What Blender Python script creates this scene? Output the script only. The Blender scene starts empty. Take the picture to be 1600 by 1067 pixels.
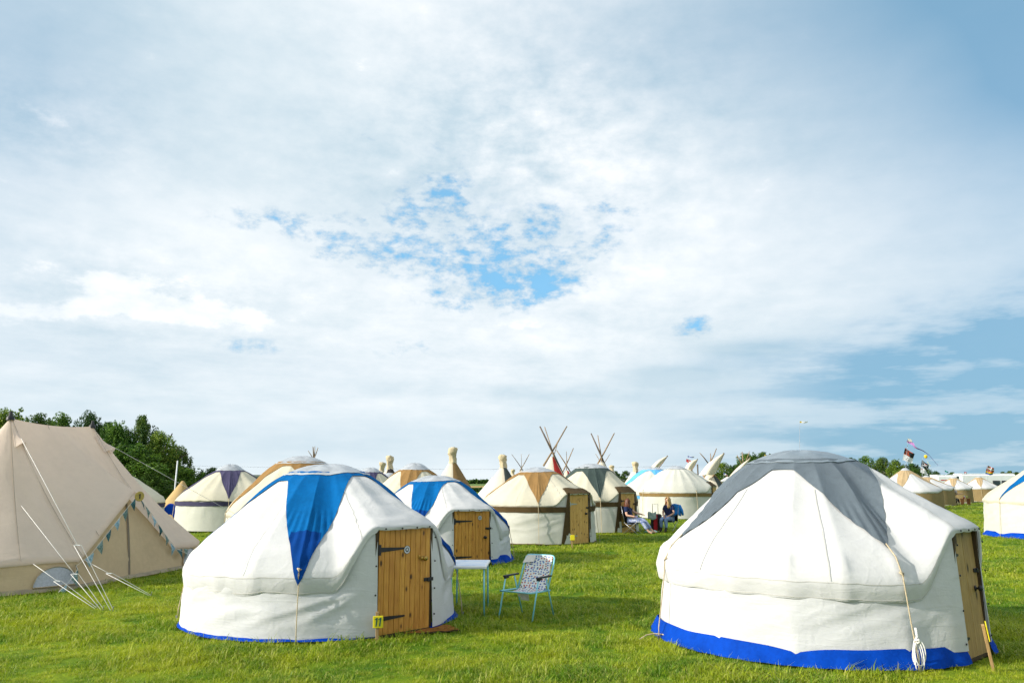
import bpy, math, random
import numpy as np
from mathutils import Vector, Matrix, noise as mnoise

random.seed(7)
rng = np.random.default_rng(7)
sc = bpy.context.scene
COL = sc.collection
rad = math.radians

# ------------------------------------------------------------------ camera
CAM_H, FPX, HOR = 1.9, 1244.0, 752.0            # eye height, focal length and horizon row of a 1600 px wide frame
PITCH = math.atan((HOR - 533.5) / FPX)
cam_d = bpy.data.cameras.new('camera')
cam = bpy.data.objects.new('camera', cam_d)
COL.objects.link(cam)
cam.location = (0, 0, CAM_H)
cam.rotation_euler = (rad(90) + PITCH, 0, 0)
cam_d.sensor_width = 36.0
cam_d.lens = 36.0 * FPX / 1600.0
cam_d.clip_start = 0.1
cam_d.clip_end = 6000
sc.camera = cam

SUN_AZ_FROM = (-0.956, -0.285)                   # horizontal direction towards the sun: left, a little behind the camera
SUN_EL = rad(23.5)


def ray(px, py):
    u, v = (px - 800) / FPX, (533.5 - py) / FPX
    return Vector((u, math.cos(PITCH) - v * math.sin(PITCH), math.sin(PITCH) + v * math.cos(PITCH)))


def at(px, py, Y):
    r = ray(px, py)
    return r * (Y / r.y) + Vector((0, 0, CAM_H))


def ground(px, py):
    r = ray(px, py)
    return r * (-CAM_H / r.z) + Vector((0, 0, CAM_H))


# ------------------------------------------------------------------ sky
world = bpy.data.worlds.new('World')
sc.world = world
world.use_nodes = True
WT = world.node_tree
WT.nodes.clear()


class NB:
    """tiny helper that writes node maths as expressions"""
    def __init__(s, tree, dims='3D'): s.t = tree; s.dims = dims
    def new(s, kind): return s.t.nodes.new(kind)
    def link(s, a, b): s.t.links.new(a, b)
    def put(s, sock, v):
        if hasattr(v, 'is_output'): s.link(v, sock)
        else: sock.default_value = v
    def m(s, op, a, b=0.0, c=0.0, clamp=False):
        n = s.new('ShaderNodeMath'); n.operation = op; n.use_clamp = clamp
        for i, v in enumerate((a, b, c)): s.put(n.inputs[i], v)
        return n.outputs[0]
    def add(s, a, b): return s.m('ADD', a, b)
    def sub(s, a, b): return s.m('SUBTRACT', a, b)
    def mul(s, a, b): return s.m('MULTIPLY', a, b)
    def div(s, a, b): return s.m('DIVIDE', a, b)
    def smooth(s, x, lo, hi, o0=0.0, o1=1.0):
        n = s.new('ShaderNodeMapRange'); n.interpolation_type = 'SMOOTHSTEP'
        for i, v in enumerate((x, lo, hi, o0, o1)): s.put(n.inputs[i], v)
        return n.outputs[0]
    def xyz(s, x, y, z):
        n = s.new('ShaderNodeCombineXYZ')
        for i, v in enumerate((x, y, z)): s.put(n.inputs[i], v)
        return n.outputs[0]
    def noise(s, vec, scale, detail=4.0, rough=0.5, dist=0.0):
        n = s.new('ShaderNodeTexNoise')
        n.noise_dimensions = s.dims
        s.link(vec, n.inputs['Vector'])
        n.inputs['Scale'].default_value = scale; n.inputs['Detail'].default_value = detail
        n.inputs['Roughness'].default_value = rough; n.inputs['Distortion'].default_value = dist
        return n.outputs['Fac']
    def mix(s, f, a, b, mode='MIX'):
        n = s.new('ShaderNodeMix'); n.data_type = 'RGBA'; n.blend_type = mode
        s.put(n.inputs[0], f)
        for k, v in ((6, a), (7, b)):
            if isinstance(v, tuple): v = (*v[:3], 1.0)
            s.put(n.inputs[k], v)
        return n.outputs[2]


def build_sky():
    b = NB(WT, '2D')
    tc = b.new('ShaderNodeTexCoord').outputs['Generated']
    sep = b.new('ShaderNodeSeparateXYZ'); b.link(tc, sep.inputs[0])
    x, y, z = sep.outputs
    az = b.mul(b.m('ARCTAN2', x, y), 57.29578)
    el = b.mul(b.m('ARCSINE', z), 57.29578)
    zz = b.add(b.m('MAXIMUM', z, 0.0), 0.16)
    P = b.xyz(b.div(x, zz), b.div(y, zz), 0.0)             # flat cloud deck seen in perspective
    D = b.xyz(b.mul(az, 0.06), b.mul(el, 0.11), 0.0)       # angular coordinates, streaks lie level

    def vec(op, *ins):
        n = b.new('ShaderNodeVectorMath'); n.operation = op
        for i, v in enumerate(ins): b.put(n.inputs[i], v)
        return n.outputs['Value'] if op == 'DOT_PRODUCT' else n.outputs[0]
    shear = {}

    def total(lst):
        """sum of soft patches of sky, each at its own bearing and height: (px, py, half width, half height, amount, slope)"""
        acc, k = None, math.degrees(1 / FPX)
        for (px, py, w, h, amp, *t) in lst:
            t = math.tan(rad(t[0])) if t else 0.0
            if t not in shear: shear[t] = b.xyz(az, b.sub(el, b.mul(az, t)) if t else el, 0.0)
            d = ray(px, py).normalized()
            a0, e0 = math.degrees(math.atan2(d.x, d.y)), math.degrees(math.asin(d.z))
            sx, sy = 1 / (w * k), 1 / (h * k)
            q = vec('MULTIPLY_ADD', shear[t], (sx, sy, 0.0), (-a0 * sx, -(e0 - a0 * t) * sy, 0.0))
            g = b.m('POWER', math.exp(-1), vec('DOT_PRODUCT', q, q))
            acc = b.mul(g, amp) if acc is None else b.m('MULTIPLY_ADD', g, amp, acc)
        return acc

    soft = b.noise(P, 0.80, 3.0, 0.5, 0.4)
    fine = b.noise(P, 2.4, 6.0, 0.58, 0.0)
    finer = b.noise(D, 5.2, 7.0, 0.62, 0.0)
    wisp = b.noise(b.xyz(b.add(b.mul(az, 0.055), b.mul(el, .05)), b.mul(el, 0.36), 1.7), 1.5, 5.0, 0.60, 0.0)
    lowsky = b.smooth(el, 19.0, 5.0)

    # soft openings that let the blue through, frayed by the cloud's own texture
    holes = total([(812, 440, 80, 44, .72), (770, 390, 120, 70, .50, 20), (700, 290, 60, 90, .48, -25), (640, 330, 85, 45, .50), (850, 360, 36, 34, .62),
                   (925, 390, 70, 34, .66, 20), (880, 438, 60, 24, .50), (460, 350, 140, 26, .62), (585, 405, 110, 24, .82), (390, 540, 60, 17, .52),
                   (1083, 512, 34, 20, .95), (575, 217, 34, 14, .50), (735, 470, 90, 22, .45), (640, 545, 120, 22, .40), (960, 322, 60, 22, .45)])
    lumpy = b.noise(D, 11.0, 5.0, .62, 0.0)
    tex = b.add(b.mul(lumpy, .42), b.add(b.mul(finer, .40), b.mul(wisp, .18)))
    hole = b.smooth(b.m('MULTIPLY_ADD', b.mul(b.sub(tex, .5), 4.6), b.m('MINIMUM', b.mul(holes, 1.8), 1.0), b.mul(holes, .92)), .22, 1.30)
    # thinner veil towards the right
    thin = total([(1720, 10, 400, 330, 1.05), (1150, 20, 420, 120, .40), (10, 70, 190, 190, .42), (-80, 430, 160, 300, .18), (780, 380, 240, 140, .14), (560, 690, 800, 46, .24), (330, 570, 420, 36, .14)])
    thin = b.mul(thin, b.add(.62, b.mul(soft, .76)))
    line = b.add(b.mul(az, .135), b.add(b.mul(fine, 5.0), 4.6))                  # ragged upper edge of the blue-grey bank on the right
    bank = b.mul(b.smooth(b.sub(line, el), -2.2, 3.6), b.smooth(b.m('MULTIPLY_ADD', wisp, 10.0, az), 8.0, 36.0))
    bank = b.mul(bank, b.smooth(b.add(b.mul(wisp, .6), b.mul(fine, .4)), .38, .60, .50, 1.15))
    clear = b.m('MINIMUM', b.add(b.mul(hole, .88), b.add(thin, b.mul(bank, .84))), .92)
    # light and dark of the cloud
    lum = total([(330, 120, 450, 150, -.46, -10), (60, 216, 100, 24, -.34, -10), (1040, 130, 260, 80, -.16, -25), (930, 250, 170, 140, .26, -25), (850, 130, 70, 50, -.16),
                 (1120, 400, 330, 80, .22), (300, 526, 170, 13, -.22), (620, 250, 190, 80, -.16), (760, 180, 90, 60, -.12), (220, 330, 260, 70, .14),
                 (1172, 545, 75, 14, -.75), (1060, 582, 95, 17, -.60), (980, 622, 160, 13, -.30), (700, 612, 420, 22, -.22), (960, 650, 300, 14, -.16), (1300, 300, 260, 60, .16)])
    centre = total([(850, 270, 260, 230, 1.0), (60, 190, 120, 60, .8), (200, 450, 250, 70, .5)])
    lum = b.m('MULTIPLY_ADD', b.sub(finer, .5), b.m('MULTIPLY_ADD', centre, 1.5, .40), lum)
    lum = b.m('MULTIPLY_ADD', b.sub(wisp, .5), b.m('MULTIPLY_ADD', lowsky, .55, .16), lum)
    lum = b.m('MULTIPLY_ADD', b.sub(fine, .5), .62, lum)
    lum = b.m('MULTIPLY_ADD', b.sub(soft, .5), .60, lum)
    cum = total([(290, 488, 130, 20, 1.0), (215, 472, 70, 18, .5), (180, 437, 90, 18, .85), (70, 488, 55, 15, .8), (40, 172, 80, 16, .6, -10), (820, 508, 50, 8, .5)])
    cum = b.smooth(b.m('MULTIPLY_ADD', b.sub(finer, .5), 1.7, cum), .30, .72, 0.0, .36)
    lum = b.m('MINIMUM', b.m('MAXIMUM', b.add(b.add(lum, .58), cum), 0.0), 1.0)
    cloud = b.mix(lum, (.54, .665, .745), (.945, .962, .972))
    low = b.smooth(el, 0.0, 9.0, .55, 0.0)
    cloud = b.mix(low, cloud, (.74, .83, .872))

    sky = b.new('ShaderNodeTexSky'); sky.sky_type = 'NISHITA'; sky.sun_disc = False
    sky.sun_elevation = SUN_EL
    sky.sun_rotation = math.atan2(SUN_AZ_FROM[0], SUN_AZ_FROM[1])
    sky.air_density = 1.0; sky.dust_density = 0.3; sky.ozone_density = 3.0
    blue = b.mix(1.0, sky.outputs[0], (SKY_K,) * 3, 'MULTIPLY')
    blue = b.mix(b.smooth(el, 2.0, 24.0, .90, .72), blue, b.mix(hole, (.165, .385, .565), (.165, .53, .87)))   # thin bright veil in front of the blue
    col = b.mix(clear, cloud, blue)
    bg = b.new('ShaderNodeBackground'); b.link(col, bg.inputs[0])
    bg.inputs[1].default_value = 0.82                        # the Sky Texture itself is scaled by SKY_K before the clouds are laid over it
    out = b.new('ShaderNodeOutputWorld'); b.link(bg.outputs[0], out.inputs[0])


SKY_K = 0.13
build_sky()

# ------------------------------------------------------------------ sun and exposure
sun_d = bpy.data.lights.new('sun', 'SUN')
sun_d.energy = 4.6
sun_d.angle = rad(0.6)
sun_d.color = (1.0, 0.935, 0.84)
sun = bpy.data.objects.new('sun', sun_d)
COL.objects.link(sun)
to_sun = Vector((SUN_AZ_FROM[0] * math.cos(SUN_EL), SUN_AZ_FROM[1] * math.cos(SUN_EL), math.sin(SUN_EL)))
sun.rotation_euler = to_sun.to_track_quat('Z', 'Y').to_euler()
sun.location = (-40, -20, 30)
vs = sc.view_settings
vs.view_transform = 'Standard'
vs.look = 'None'
vs.exposure = 0.48
vs.gamma = 1.0
vs.use_curve_mapping = False
sc.render.engine = 'CYCLES'
sc.cycles.use_denoising = True
sc.cycles.max_bounces = 4
sc.cycles.diffuse_bounces = 2
sc.cycles.use_adaptive_sampling = True
sc.cycles.adaptive_threshold = 0.02
sc.cycles.adaptive_min_samples = 8
world.cycles.sampling_method = 'MANUAL'
world.cycles.sample_map_resolution = 512
sc.cycles.transparent_max_bounces = 6

# ------------------------------------------------------------------ materials
MATS = {}


def material(name, col, rough=0.8, var=0.12, scale=3.0, bump=0.0, bscale=60.0, transl=0.0, spec=0.3, metal=0.0, col2=None, stain=0.0, rnd=0.0, fold=0.0):
    """procedural surface: a base colour broken up by two noises, small relief, optional light coming through"""
    if name in MATS: return MATS[name]
    m = bpy.data.materials.new(name); m.use_nodes = True
    t = m.node_tree; t.nodes.clear(); b = NB(t)
    co = b.new('ShaderNodeTexCoord').outputs['Object']
    n1 = b.noise(co, scale, 5.0, .6, .3)
    n2 = b.noise(co, scale * 9, 3.0, .6)
    c2 = col2 or tuple(c * (1 - var * 1.6) for c in col)
    f = b.smooth(b.add(b.mul(n1, .7), b.mul(n2, .3)), .35, .68)
    c = b.mix(f, col, c2)
    if stain:
        st = b.smooth(b.noise(co, scale * .45, 7.0, .7, .8), .56, .75, 0.0, stain)
        c = b.mix(st, c, tuple(x * y for x, y in zip(col, (.72, .66, .52))))
    if rnd:
        oi = b.new('ShaderNodeObjectInfo')
        c = b.mix(b.mul(oi.outputs['Random'], rnd), c, tuple(x * .45 for x in col))
    p = b.new('ShaderNodeBsdfPrincipled')
    b.put(p.inputs['Base Color'], c)
    p.inputs['Roughness'].default_value = rough
    p.inputs['Specular IOR Level'].default_value = spec
    p.inputs['Metallic'].default_value = metal
    if bump:
        bn = b.new('ShaderNodeBump'); bn.inputs['Strength'].default_value = bump; bn.inputs['Distance'].default_value = 0.01
        h = b.add(b.mul(b.noise(co, bscale, 2.0, .6), .5), b.mul(b.noise(co, bscale * .05, 4.0, .6, .8), 1.6))
        if fold:
            rg = b.m('ABSOLUTE', b.sub(b.noise(co, 2.1, 3.0, .5, 1.1), .5)); h = b.add(h, b.mul(b.smooth(rg, .0, .09, 1.0, 0.0), fold))
            mp = b.new('ShaderNodeMapping'); b.link(co, mp.inputs[0]); mp.inputs['Scale'].default_value = (1.1, 1.1, 5.2); mp.inputs['Rotation'].default_value = (.25, -.30, 0)
            r2 = b.m('ABSOLUTE', b.sub(b.noise(mp.outputs[0], 1.5, 3.0, .5, .9), .5)); h = b.add(h, b.mul(b.smooth(r2, .0, .13, 1.0, 0.0), fold * .9))
        b.link(h, bn.inputs['Height']); b.link(bn.outputs[0], p.inputs['Normal'])
    out = b.new('ShaderNodeOutputMaterial')
    sh = p.outputs[0]
    if transl:
        tr = b.new('ShaderNodeBsdfTranslucent'); b.put(tr.inputs[0], c)
        mx = b.new('ShaderNodeMixShader'); mx.inputs[0].default_value = transl
        b.link(sh, mx.inputs[1]); b.link(tr.outputs[0], mx.inputs[2]); sh = mx.outputs[0]
    b.link(sh, out.inputs[0])
    MATS[name] = m
    return m


def wood_material(name, light, dark, knot=(.02, .009, .003), kscale=1.0):
    if name in MATS: return MATS[name]
    m = bpy.data.materials.new(name); m.use_nodes = True
    t = m.node_tree; t.nodes.clear(); b = NB(t)
    co = b.new('ShaderNodeTexCoord').outputs['Object']
    oi = b.new('ShaderNodeObjectInfo').outputs['Random']
    sh = b.new('ShaderNodeVectorMath'); sh.operation = 'ADD'
    b.link(co, sh.inputs[0]); b.link(b.xyz(b.mul(oi, 37.0), b.mul(oi, 11.0), b.mul(oi, 53.0)), sh.inputs[1])
    mp = b.new('ShaderNodeMapping'); b.link(sh.outputs[0], mp.inputs[0]); mp.inputs['Scale'].default_value = (26, 26, 1.6)
    grain = b.noise(mp.outputs[0], 1.6, 6.0, .65, 1.2)
    broad = b.noise(sh.outputs[0], 2.2, 3.0, .5)
    c = b.mix(b.smooth(grain, .35, .72), light, dark)
    c = b.mix(b.mul(oi, .42), c, dark)
    c = b.mix(b.smooth(broad, .45, .75, 0.0, .35), c, dark)
    mk = b.new('ShaderNodeMapping'); b.link(sh.outputs[0], mk.inputs[0]); mk.inputs['Scale'].default_value = (11 * kscale, 11 * kscale, 5.5 * kscale)
    vo = b.new('ShaderNodeTexVoronoi'); b.link(mk.outputs[0], vo.inputs['Vector']); vo.inputs['Scale'].default_value = 1.0
    pick = b.smooth(b.new('ShaderNodeSeparateColor').outputs[0], .5, .6)
    sepc = [n for n in t.nodes if n.bl_idname == 'ShaderNodeSeparateColor'][-1]
    b.link(vo.outputs['Color'], sepc.inputs[0])
    kn = b.mul(b.smooth(vo.outputs['Distance'], .26, .13), pick)
    ring = b.mul(b.smooth(vo.outputs['Distance'], .46, .2, 0.0, .45), pick)
    c = b.mix(ring, c, dark)
    c = b.mix(b.mul(kn, .88), c, knot)
    p = b.new('ShaderNodeBsdfPrincipled'); b.put(p.inputs['Base Color'], c)
    p.inputs['Roughness'].default_value = .55; p.inputs['Specular IOR Level'].default_value = .35
    bn = b.new('ShaderNodeBump'); bn.inputs['Strength'].default_value = .25; bn.inputs['Distance'].default_value = .004
    b.link(grain, bn.inputs['Height']); b.link(bn.outputs[0], p.inputs['Normal'])
    out = b.new('ShaderNodeOutputMaterial'); b.link(p.outputs[0], out.inputs[0])
    MATS[name] = m
    return m


def leaf_material(name, c1, c2, c3=None):
    if name in MATS: return MATS[name]
    m = bpy.data.materials.new(name); m.use_nodes = True
    t = m.node_tree; t.nodes.clear(); b = NB(t)
    geo = b.new('ShaderNodeNewGeometry')
    oi = b.new('ShaderNodeObjectInfo').outputs['Random']
    n = b.noise(geo.outputs['Position'], .55, 3.0, .6)
    r = geo.outputs['Random Per Island']
    c = b.mix(b.smooth(b.add(b.mul(n, .75), b.mul(r, .25)), .38, .66), c1, c2)
    if c3: c = b.mix(b.smooth(b.add(b.mul(oi, .55), b.mul(r, .45)), .55, 1.0, 0.0, .8), c, c3)
    p = b.new('ShaderNodeBsdfPrincipled'); b.put(p.inputs['Base Color'], c)
    p.inputs['Roughness'].default_value = .6; p.inputs['Specular IOR Level'].default_value = .25
    tr = b.new('ShaderNodeBsdfTranslucent'); b.put(tr.inputs[0], c)
    mx = b.new('ShaderNodeMixShader'); mx.inputs[0].default_value = .3
    b.link(p.outputs[0], mx.inputs[1]); b.link(tr.outputs[0], mx.inputs[2])
    out = b.new('ShaderNodeOutputMaterial'); b.link(mx.outputs[0], out.inputs[0])
    MATS[name] = m
    return m


def ground_color(b, pos):
    """the lawn's own patchiness: lush, yellowed and bare tufts"""
    big = b.noise(pos, .28, 4.0, .6, .5)
    mid = b.noise(pos, 1.5, 5.0, .62, .4)
    return b.add(b.mul(big, .5), b.mul(mid, .5))


def grass_material():
    m = bpy.data.materials.new('grass_blades'); m.use_nodes = True
    t = m.node_tree; t.nodes.clear(); b = NB(t)
    geo = b.new('ShaderNodeNewGeometry')
    f = ground_color(b, geo.outputs['Position'])
    r = geo.outputs['Random Per Island']
    oi = b.new('ShaderNodeObjectInfo').outputs['Random']
    c = b.mix(b.smooth(f, .40, .62), (.125, .255, .008), (.40, .46, .017))
    c = b.mix(b.smooth(oi, .55, 1.0, 0.0, .55), c, (.42, .46, .035))
    c = b.mix(b.smooth(r, .80, 1.0, 0.0, .85), c, (.60, .56, .16))
    dry = b.smooth(b.noise(geo.outputs['Position'], .75, 5.0, .65, .6), .58, .76, 0.0, .5)
    c = b.mix(dry, c, (.42, .42, .06))
    c = b.mix(b.smooth(r, .0, .30, .5, 0.0), c, (.03, .10, .004))
    p = b.new('ShaderNodeBsdfPrincipled'); b.put(p.inputs['Base Color'], c)
    p.inputs['Roughness'].default_value = .5; p.inputs['Specular IOR Level'].default_value = .3
    tr = b.new('ShaderNodeBsdfTranslucent'); b.put(tr.inputs[0], c)
    mx = b.new('ShaderNodeMixShader'); mx.inputs[0].default_value = .4
    b.link(p.outputs[0], mx.inputs[1]); b.link(tr.outputs[0], mx.inputs[2])
    out = b.new('ShaderNodeOutputMaterial'); b.link(mx.outputs[0], out.inputs[0])
    return m


def lawn_material():
    m = bpy.data.materials.new('lawn'); m.use_nodes = True
    t = m.node_tree; t.nodes.clear(); b = NB(t)
    pos = b.new('ShaderNodeNewGeometry').outputs['Position']
    f = ground_color(b, pos)
    c = b.mix(b.smooth(f, .40, .62), (.055, .13, .005), (.17, .235, .010))
    fine = b.noise(pos, 14.0, 4.0, .7)
    c = b.mix(b.smooth(fine, .5, .75, 0.0, .5), c, (.035, .075, .006))
    p = b.new('ShaderNodeBsdfPrincipled'); b.put(p.inputs['Base Color'], c)
    p.inputs['Roughness'].default_value = .9; p.inputs['Specular IOR Level'].default_value = .1
    bn = b.new('ShaderNodeBump'); bn.inputs['Strength'].default_value = .8; bn.inputs['Distance'].default_value = .05
    b.link(b.noise(pos, 9.0, 5.0, .7), bn.inputs['Height']); b.link(bn.outputs[0], p.inputs['Normal'])
    out = b.new('ShaderNodeOutputMaterial'); b.link(p.outputs[0], out.inputs[0])
    return m


def plain(name, col, rough=.6, **k): return material(name, col, rough, **k)


WHITE = material('white_canvas', (.70, .705, .70), .92, .05, 1.1, .22, 260, transl=.20, spec=.12, stain=.16, fold=.55)
WHITE_W = material('white_canvas_wall', (.70, .71, .71), .92, .05, 1.3, .24, 260, transl=.20, spec=.12, stain=.16, fold=.6)
CREAM = material('cream_canvas', (.65, .615, .48), .92, .06, 1.0, .30, 220, transl=.16, spec=.12, stain=.12)
CREAM_W = material('pale_cream_canvas', (.64, .64, .565), .92, .06, 1.0, .30, 220, transl=.16, spec=.12, stain=.15)
BLUE = material('blue_star_cloth', (.002, .125, .37), .85, .16, 2.0, .3, 120, transl=.10, spec=.06)
DIMBLUE = material('dimmed_star_cloth', (.002, .045, .22), .85, .1, 2.0, .2, 200, spec=.06)  # doubled star tips: less light through the cloth, put in as darker blue
ROYAL = material('royal_blue_skirt', (.001, .052, .40), .75, .2, 3.0, .5, 30, spec=.06)
GREY = material('grey_star_cloth', (.11, .14, .165), .55, .16, 1.5, .5, 24, spec=.3, stain=.15)
PURPLE = material('slate_purple_cloth', (.060, .054, .115), .75, .12, 2.0, .25, 120, spec=.2)
TAN = material('tan_star_cloth', (.30, .175, .062), .85, .1, 2.0, .25, 120, transl=.08, spec=.15)
OLIVE = material('dark_brown_band', (.095, .062, .026), .85, .15, 4.0, .3, 80, spec=.15)
BAND = material('khaki_band', (.25, .165, .065), .85, .15, 4.0, .3, 80, spec=.15)
GREEN_S = material('slate_green_cloth', (.045, .068, .062), .75, .12, 2.0, .25, 120, spec=.2)
SKYBLUE = material('light_blue_cloth', (.115, .40, .72), .8, .1, 2.0, .2, 120, spec=.15)
CAP = material('crown_vinyl', (.52, .56, .60), .30, .22, 5.0, .5, 18, transl=.20, spec=.5)
CAPG = material('crown_grey_vinyl', (.19, .235, .27), .32, .18, 5.0, .4, 18, spec=.5)
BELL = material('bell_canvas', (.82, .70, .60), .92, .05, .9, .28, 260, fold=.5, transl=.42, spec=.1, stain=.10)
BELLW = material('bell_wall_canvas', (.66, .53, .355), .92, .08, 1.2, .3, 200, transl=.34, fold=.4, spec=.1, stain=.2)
MESH_W = material('window_mesh', (.50, .51, .56), .5, .15, 30.0, .2, 300, spec=.3)
ROPE = material('hemp_rope', (.60, .50, .33), .9, .2, 90.0, .8, 300, spec=.1)
ROPEW = material('white_rope', (.80, .79, .75), .7, .1, 90.0, .5, 300, spec=.2)
BLACK = material('black_iron', (.016, .016, .018), .5, .3, 30.0, .3, 90, spec=.4)
BLKF = material('black_fabric', (.014, .014, .017), .85, .3, 8.0, .3, 90, spec=.15)
STEEL = material('steel', (.45, .46, .47), .35, .1, 30.0, metal=.9)
BRASS = material('brass', (.50, .33, .09), .32, .2, 30.0, metal=.9)
PALEBLUE = material('pale_blue_enamel', (.22, .58, .68), .35, .06, 8.0, spec=.5)
PLASTICW = material('white_plastic', (.78, .80, .82), .4, .06, 6.0, spec=.4)
YELLOW = material('yellow_tag', (.78, .66, .02), .5, .08, 8.0, spec=.3)
INK = material('dark_green_ink', (.01, .10, .07), .6, .1, 20.0)
PAPER = material('paper', (.72, .70, .64), .8, .08, 20.0, spec=.1)
PINE = wood_material('pine_door', (.66, .335, .060), (.42, .17, .026))
PINE2 = wood_material('pale_pine_door', (.68, .42, .13), (.50, .27, .065), kscale=1.2)
OAK = wood_material('weathered_door', (.46, .30, .11), (.27, .16, .052), kscale=.6)
STAKE = wood_material('stake_wood', (.42, .28, .13), (.26, .16, .07), kscale=.4)
POLEW = wood_material('pole_wood', (.36, .25, .14), (.19, .125, .07), kscale=.3)
POLED = wood_material('dark_pole_wood', (.17, .125, .095), (.09, .07, .055), kscale=.3)
COIR = material('coir_mat', (.30, .135, .035), .95, .3, 12.0, 1.0, 160, spec=.05)
DARKIN = material('interior_shade', (.03, .025, .02), .9)  # near-black colour standing in for the shade inside the yurts

# ------------------------------------------------------------------ object helpers


def thing(name, label, cat, loc=(0, 0, 0), rotz=0.0, group=None):
    o = bpy.data.objects.new(name, None)
    COL.objects.link(o)
    o.empty_display_size = .2
    o.location = loc
    o.rotation_euler = (0, 0, rotz)
    return tag(o, label, cat, group)


def tag(o, label, cat, group=None):
    o['label'] = label
    o['category'] = cat
    if group: o['group'] = group
    return o


def mesh(name, verts, faces, mats, parent=None, smooth=True, loc=None, rot=None, fmat=None):
    me = bpy.data.meshes.new(name)
    me.from_pydata([tuple(v) for v in verts], [], [tuple(f) for f in faces])
    if not isinstance(mats, (list, tuple)): mats = [mats]
    for m in mats: me.materials.append(m)
    if fmat is not None: me.polygons.foreach_set('material_index', np.array(fmat, dtype=np.int32))
    me.polygons.foreach_set('use_smooth', np.full(len(me.polygons), smooth))
    me.update()
    o = bpy.data.objects.new(name, me)
    COL.objects.link(o)
    if parent is not None: o.parent = parent
    if loc is not None: o.location = loc
    if rot is not None: o.rotation_euler = rot
    return o


def fresh(o, parent=None, loc=None, rot=None):
    c = o.copy(); COL.objects.link(c)
    c.parent = parent
    if loc is not None: c.location = loc
    if rot is not None: c.rotation_euler = rot
    return c


class MB:
    """collects boxes, tubes and sheets that belong to one part"""
    def __init__(s): s.v, s.f, s.m = [], [], []
    def raw(s, vs, fs, mi=0):
        k = len(s.v); s.v += [tuple(v) for v in vs]; s.f += [tuple(i + k for i in f) for f in fs]; s.m += [mi] * len(fs); return s
    def box(s, c, d, mi=0, M=None, bev=0.0):
        x, y, z = (q / 2 for q in d)
        if bev:
            e = min(bev, x * .9, y * .9, z * .9)
            vs = []
            for (sx, sy, sz) in [(-1, -1, -1), (1, -1, -1), (1, 1, -1), (-1, 1, -1), (-1, -1, 1), (1, -1, 1), (1, 1, 1), (-1, 1, 1)]:
                vs += [(sx * (x - e), sy * (y - e), sz * z), (sx * (x - e), sy * y, sz * (z - e)), (sx * x, sy * (y - e), sz * (z - e))]
            pts = [Vector(q) for q in vs]
            import bmesh
            bm = bmesh.new()
            for q in pts: bm.verts.new(q)
            bmesh.ops.convex_hull(bm, input=bm.verts)
            bm.verts.ensure_lookup_table()
            bm.verts.index_update()
            vs = [q.co.copy() for q in bm.verts]; fs = [[q.index for q in f.verts] for f in bm.faces]; bm.free()
        else:
            vs = [(-x, -y, -z), (x, -y, -z), (x, y, -z), (-x, y, -z), (-x, -y, z), (x, -y, z), (x, y, z), (-x, y, z)]
            fs = [(0, 3, 2, 1), (4, 5, 6, 7), (0, 1, 5, 4), (1, 2, 6, 5), (2, 3, 7, 6), (3, 0, 4, 7)]
        C = Vector(c)
        vs = [((M @ Vector(q)) if M else Vector(q)) + C for q in vs]
        return s.raw(vs, fs, mi)
    def tube(s, pts, r, n=6, mi=0, cap=True, closed=False):
        pts = [Vector(p) for p in pts]
        rs = r if isinstance(r, (list, tuple)) else [r] * len(pts)
        vs, fs = [], []
        up = None
        N = len(pts)
        for i, p in enumerate(pts):
            a = pts[(i - 1) % N] if (closed or i > 0) else p
            c = pts[(i + 1) % N] if (closed or i < N - 1) else p
            t = (c - a).normalized() if (c - a).length > 1e-9 else Vector((0, 0, 1))
            if up is None: up = t.orthogonal().normalized()
            up = (up - t * up.dot(t))
            up = up.normalized() if up.length > 1e-6 else t.orthogonal().normalized()
            w = t.cross(up)
            for k in range(n):
                q = 2 * math.pi * k / n
                vs.append(p + (up * math.cos(q) + w * math.sin(q)) * rs[i])
        for i in range(N if closed else N - 1):
            j = (i + 1) % N
            for k in range(n):
                k2 = (k + 1) % n
                fs.append((i * n + k, i * n + k2, j * n + k2, j * n + k))
        if cap and not closed:
            fs.append(tuple(range(n - 1, -1, -1))); fs.append(tuple((N - 1) * n + k for k in range(n)))
        return s.raw(vs, fs, mi)
    def lathe(s, prof, n=16, mi=0, M=None, c=(0, 0, 0)):
        vs, fs = [], []
        for (r, z) in prof:
            for k in range(n):
                q = 2 * math.pi * k / n
                v = Vector((r * math.cos(q), r * math.sin(q), z))
                vs.append((M @ v if M else v) + Vector(c))
        for i in range(len(prof) - 1):
            for k in range(n):
                k2 = (k + 1) % n
                fs.append((i * n + k, i * n + k2, (i + 1) * n + k2, (i + 1) * n + k))
        return s.raw(vs, fs, mi)
    def sheet(s, rows, mi=0, close=False):
        """grid of points, rows of equal length"""
        k = len(s.v); n = len(rows[0])
        for r_ in rows: s.v += [tuple(p) for p in r_]
        for i in range(len(rows) - 1):
            for j in range(n if close else n - 1):
                j2 = (j + 1) % n
                s.f.append((k + i * n + j, k + i * n + j2, k + (i + 1) * n + j2, k + (i + 1) * n + j)); s.m.append(mi)
        return s
    def prism(s, outline, t, mi=0, M=None, c=(0, 0, 0)):
        """outline in x,z; thickness t along y"""
        n = len(outline)
        vs = [Vector((x, -t / 2, z)) for x, z in outline] + [Vector((x, t / 2, z)) for x, z in outline]
        vs = [((M @ v) if M else v) + Vector(c) for v in vs]
        fs = [tuple(range(n)), tuple(range(2 * n - 1, n - 1, -1))] + [(i, i + n, (i + 1) % n + n, (i + 1) % n) for i in range(n)]
        return s.raw(vs, fs, mi)
    def build(s, name, mats, parent=None, smooth=False, **k):
        return mesh(name, s.v, s.f, mats, parent, smooth, fmat=s.m, **k)


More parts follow.
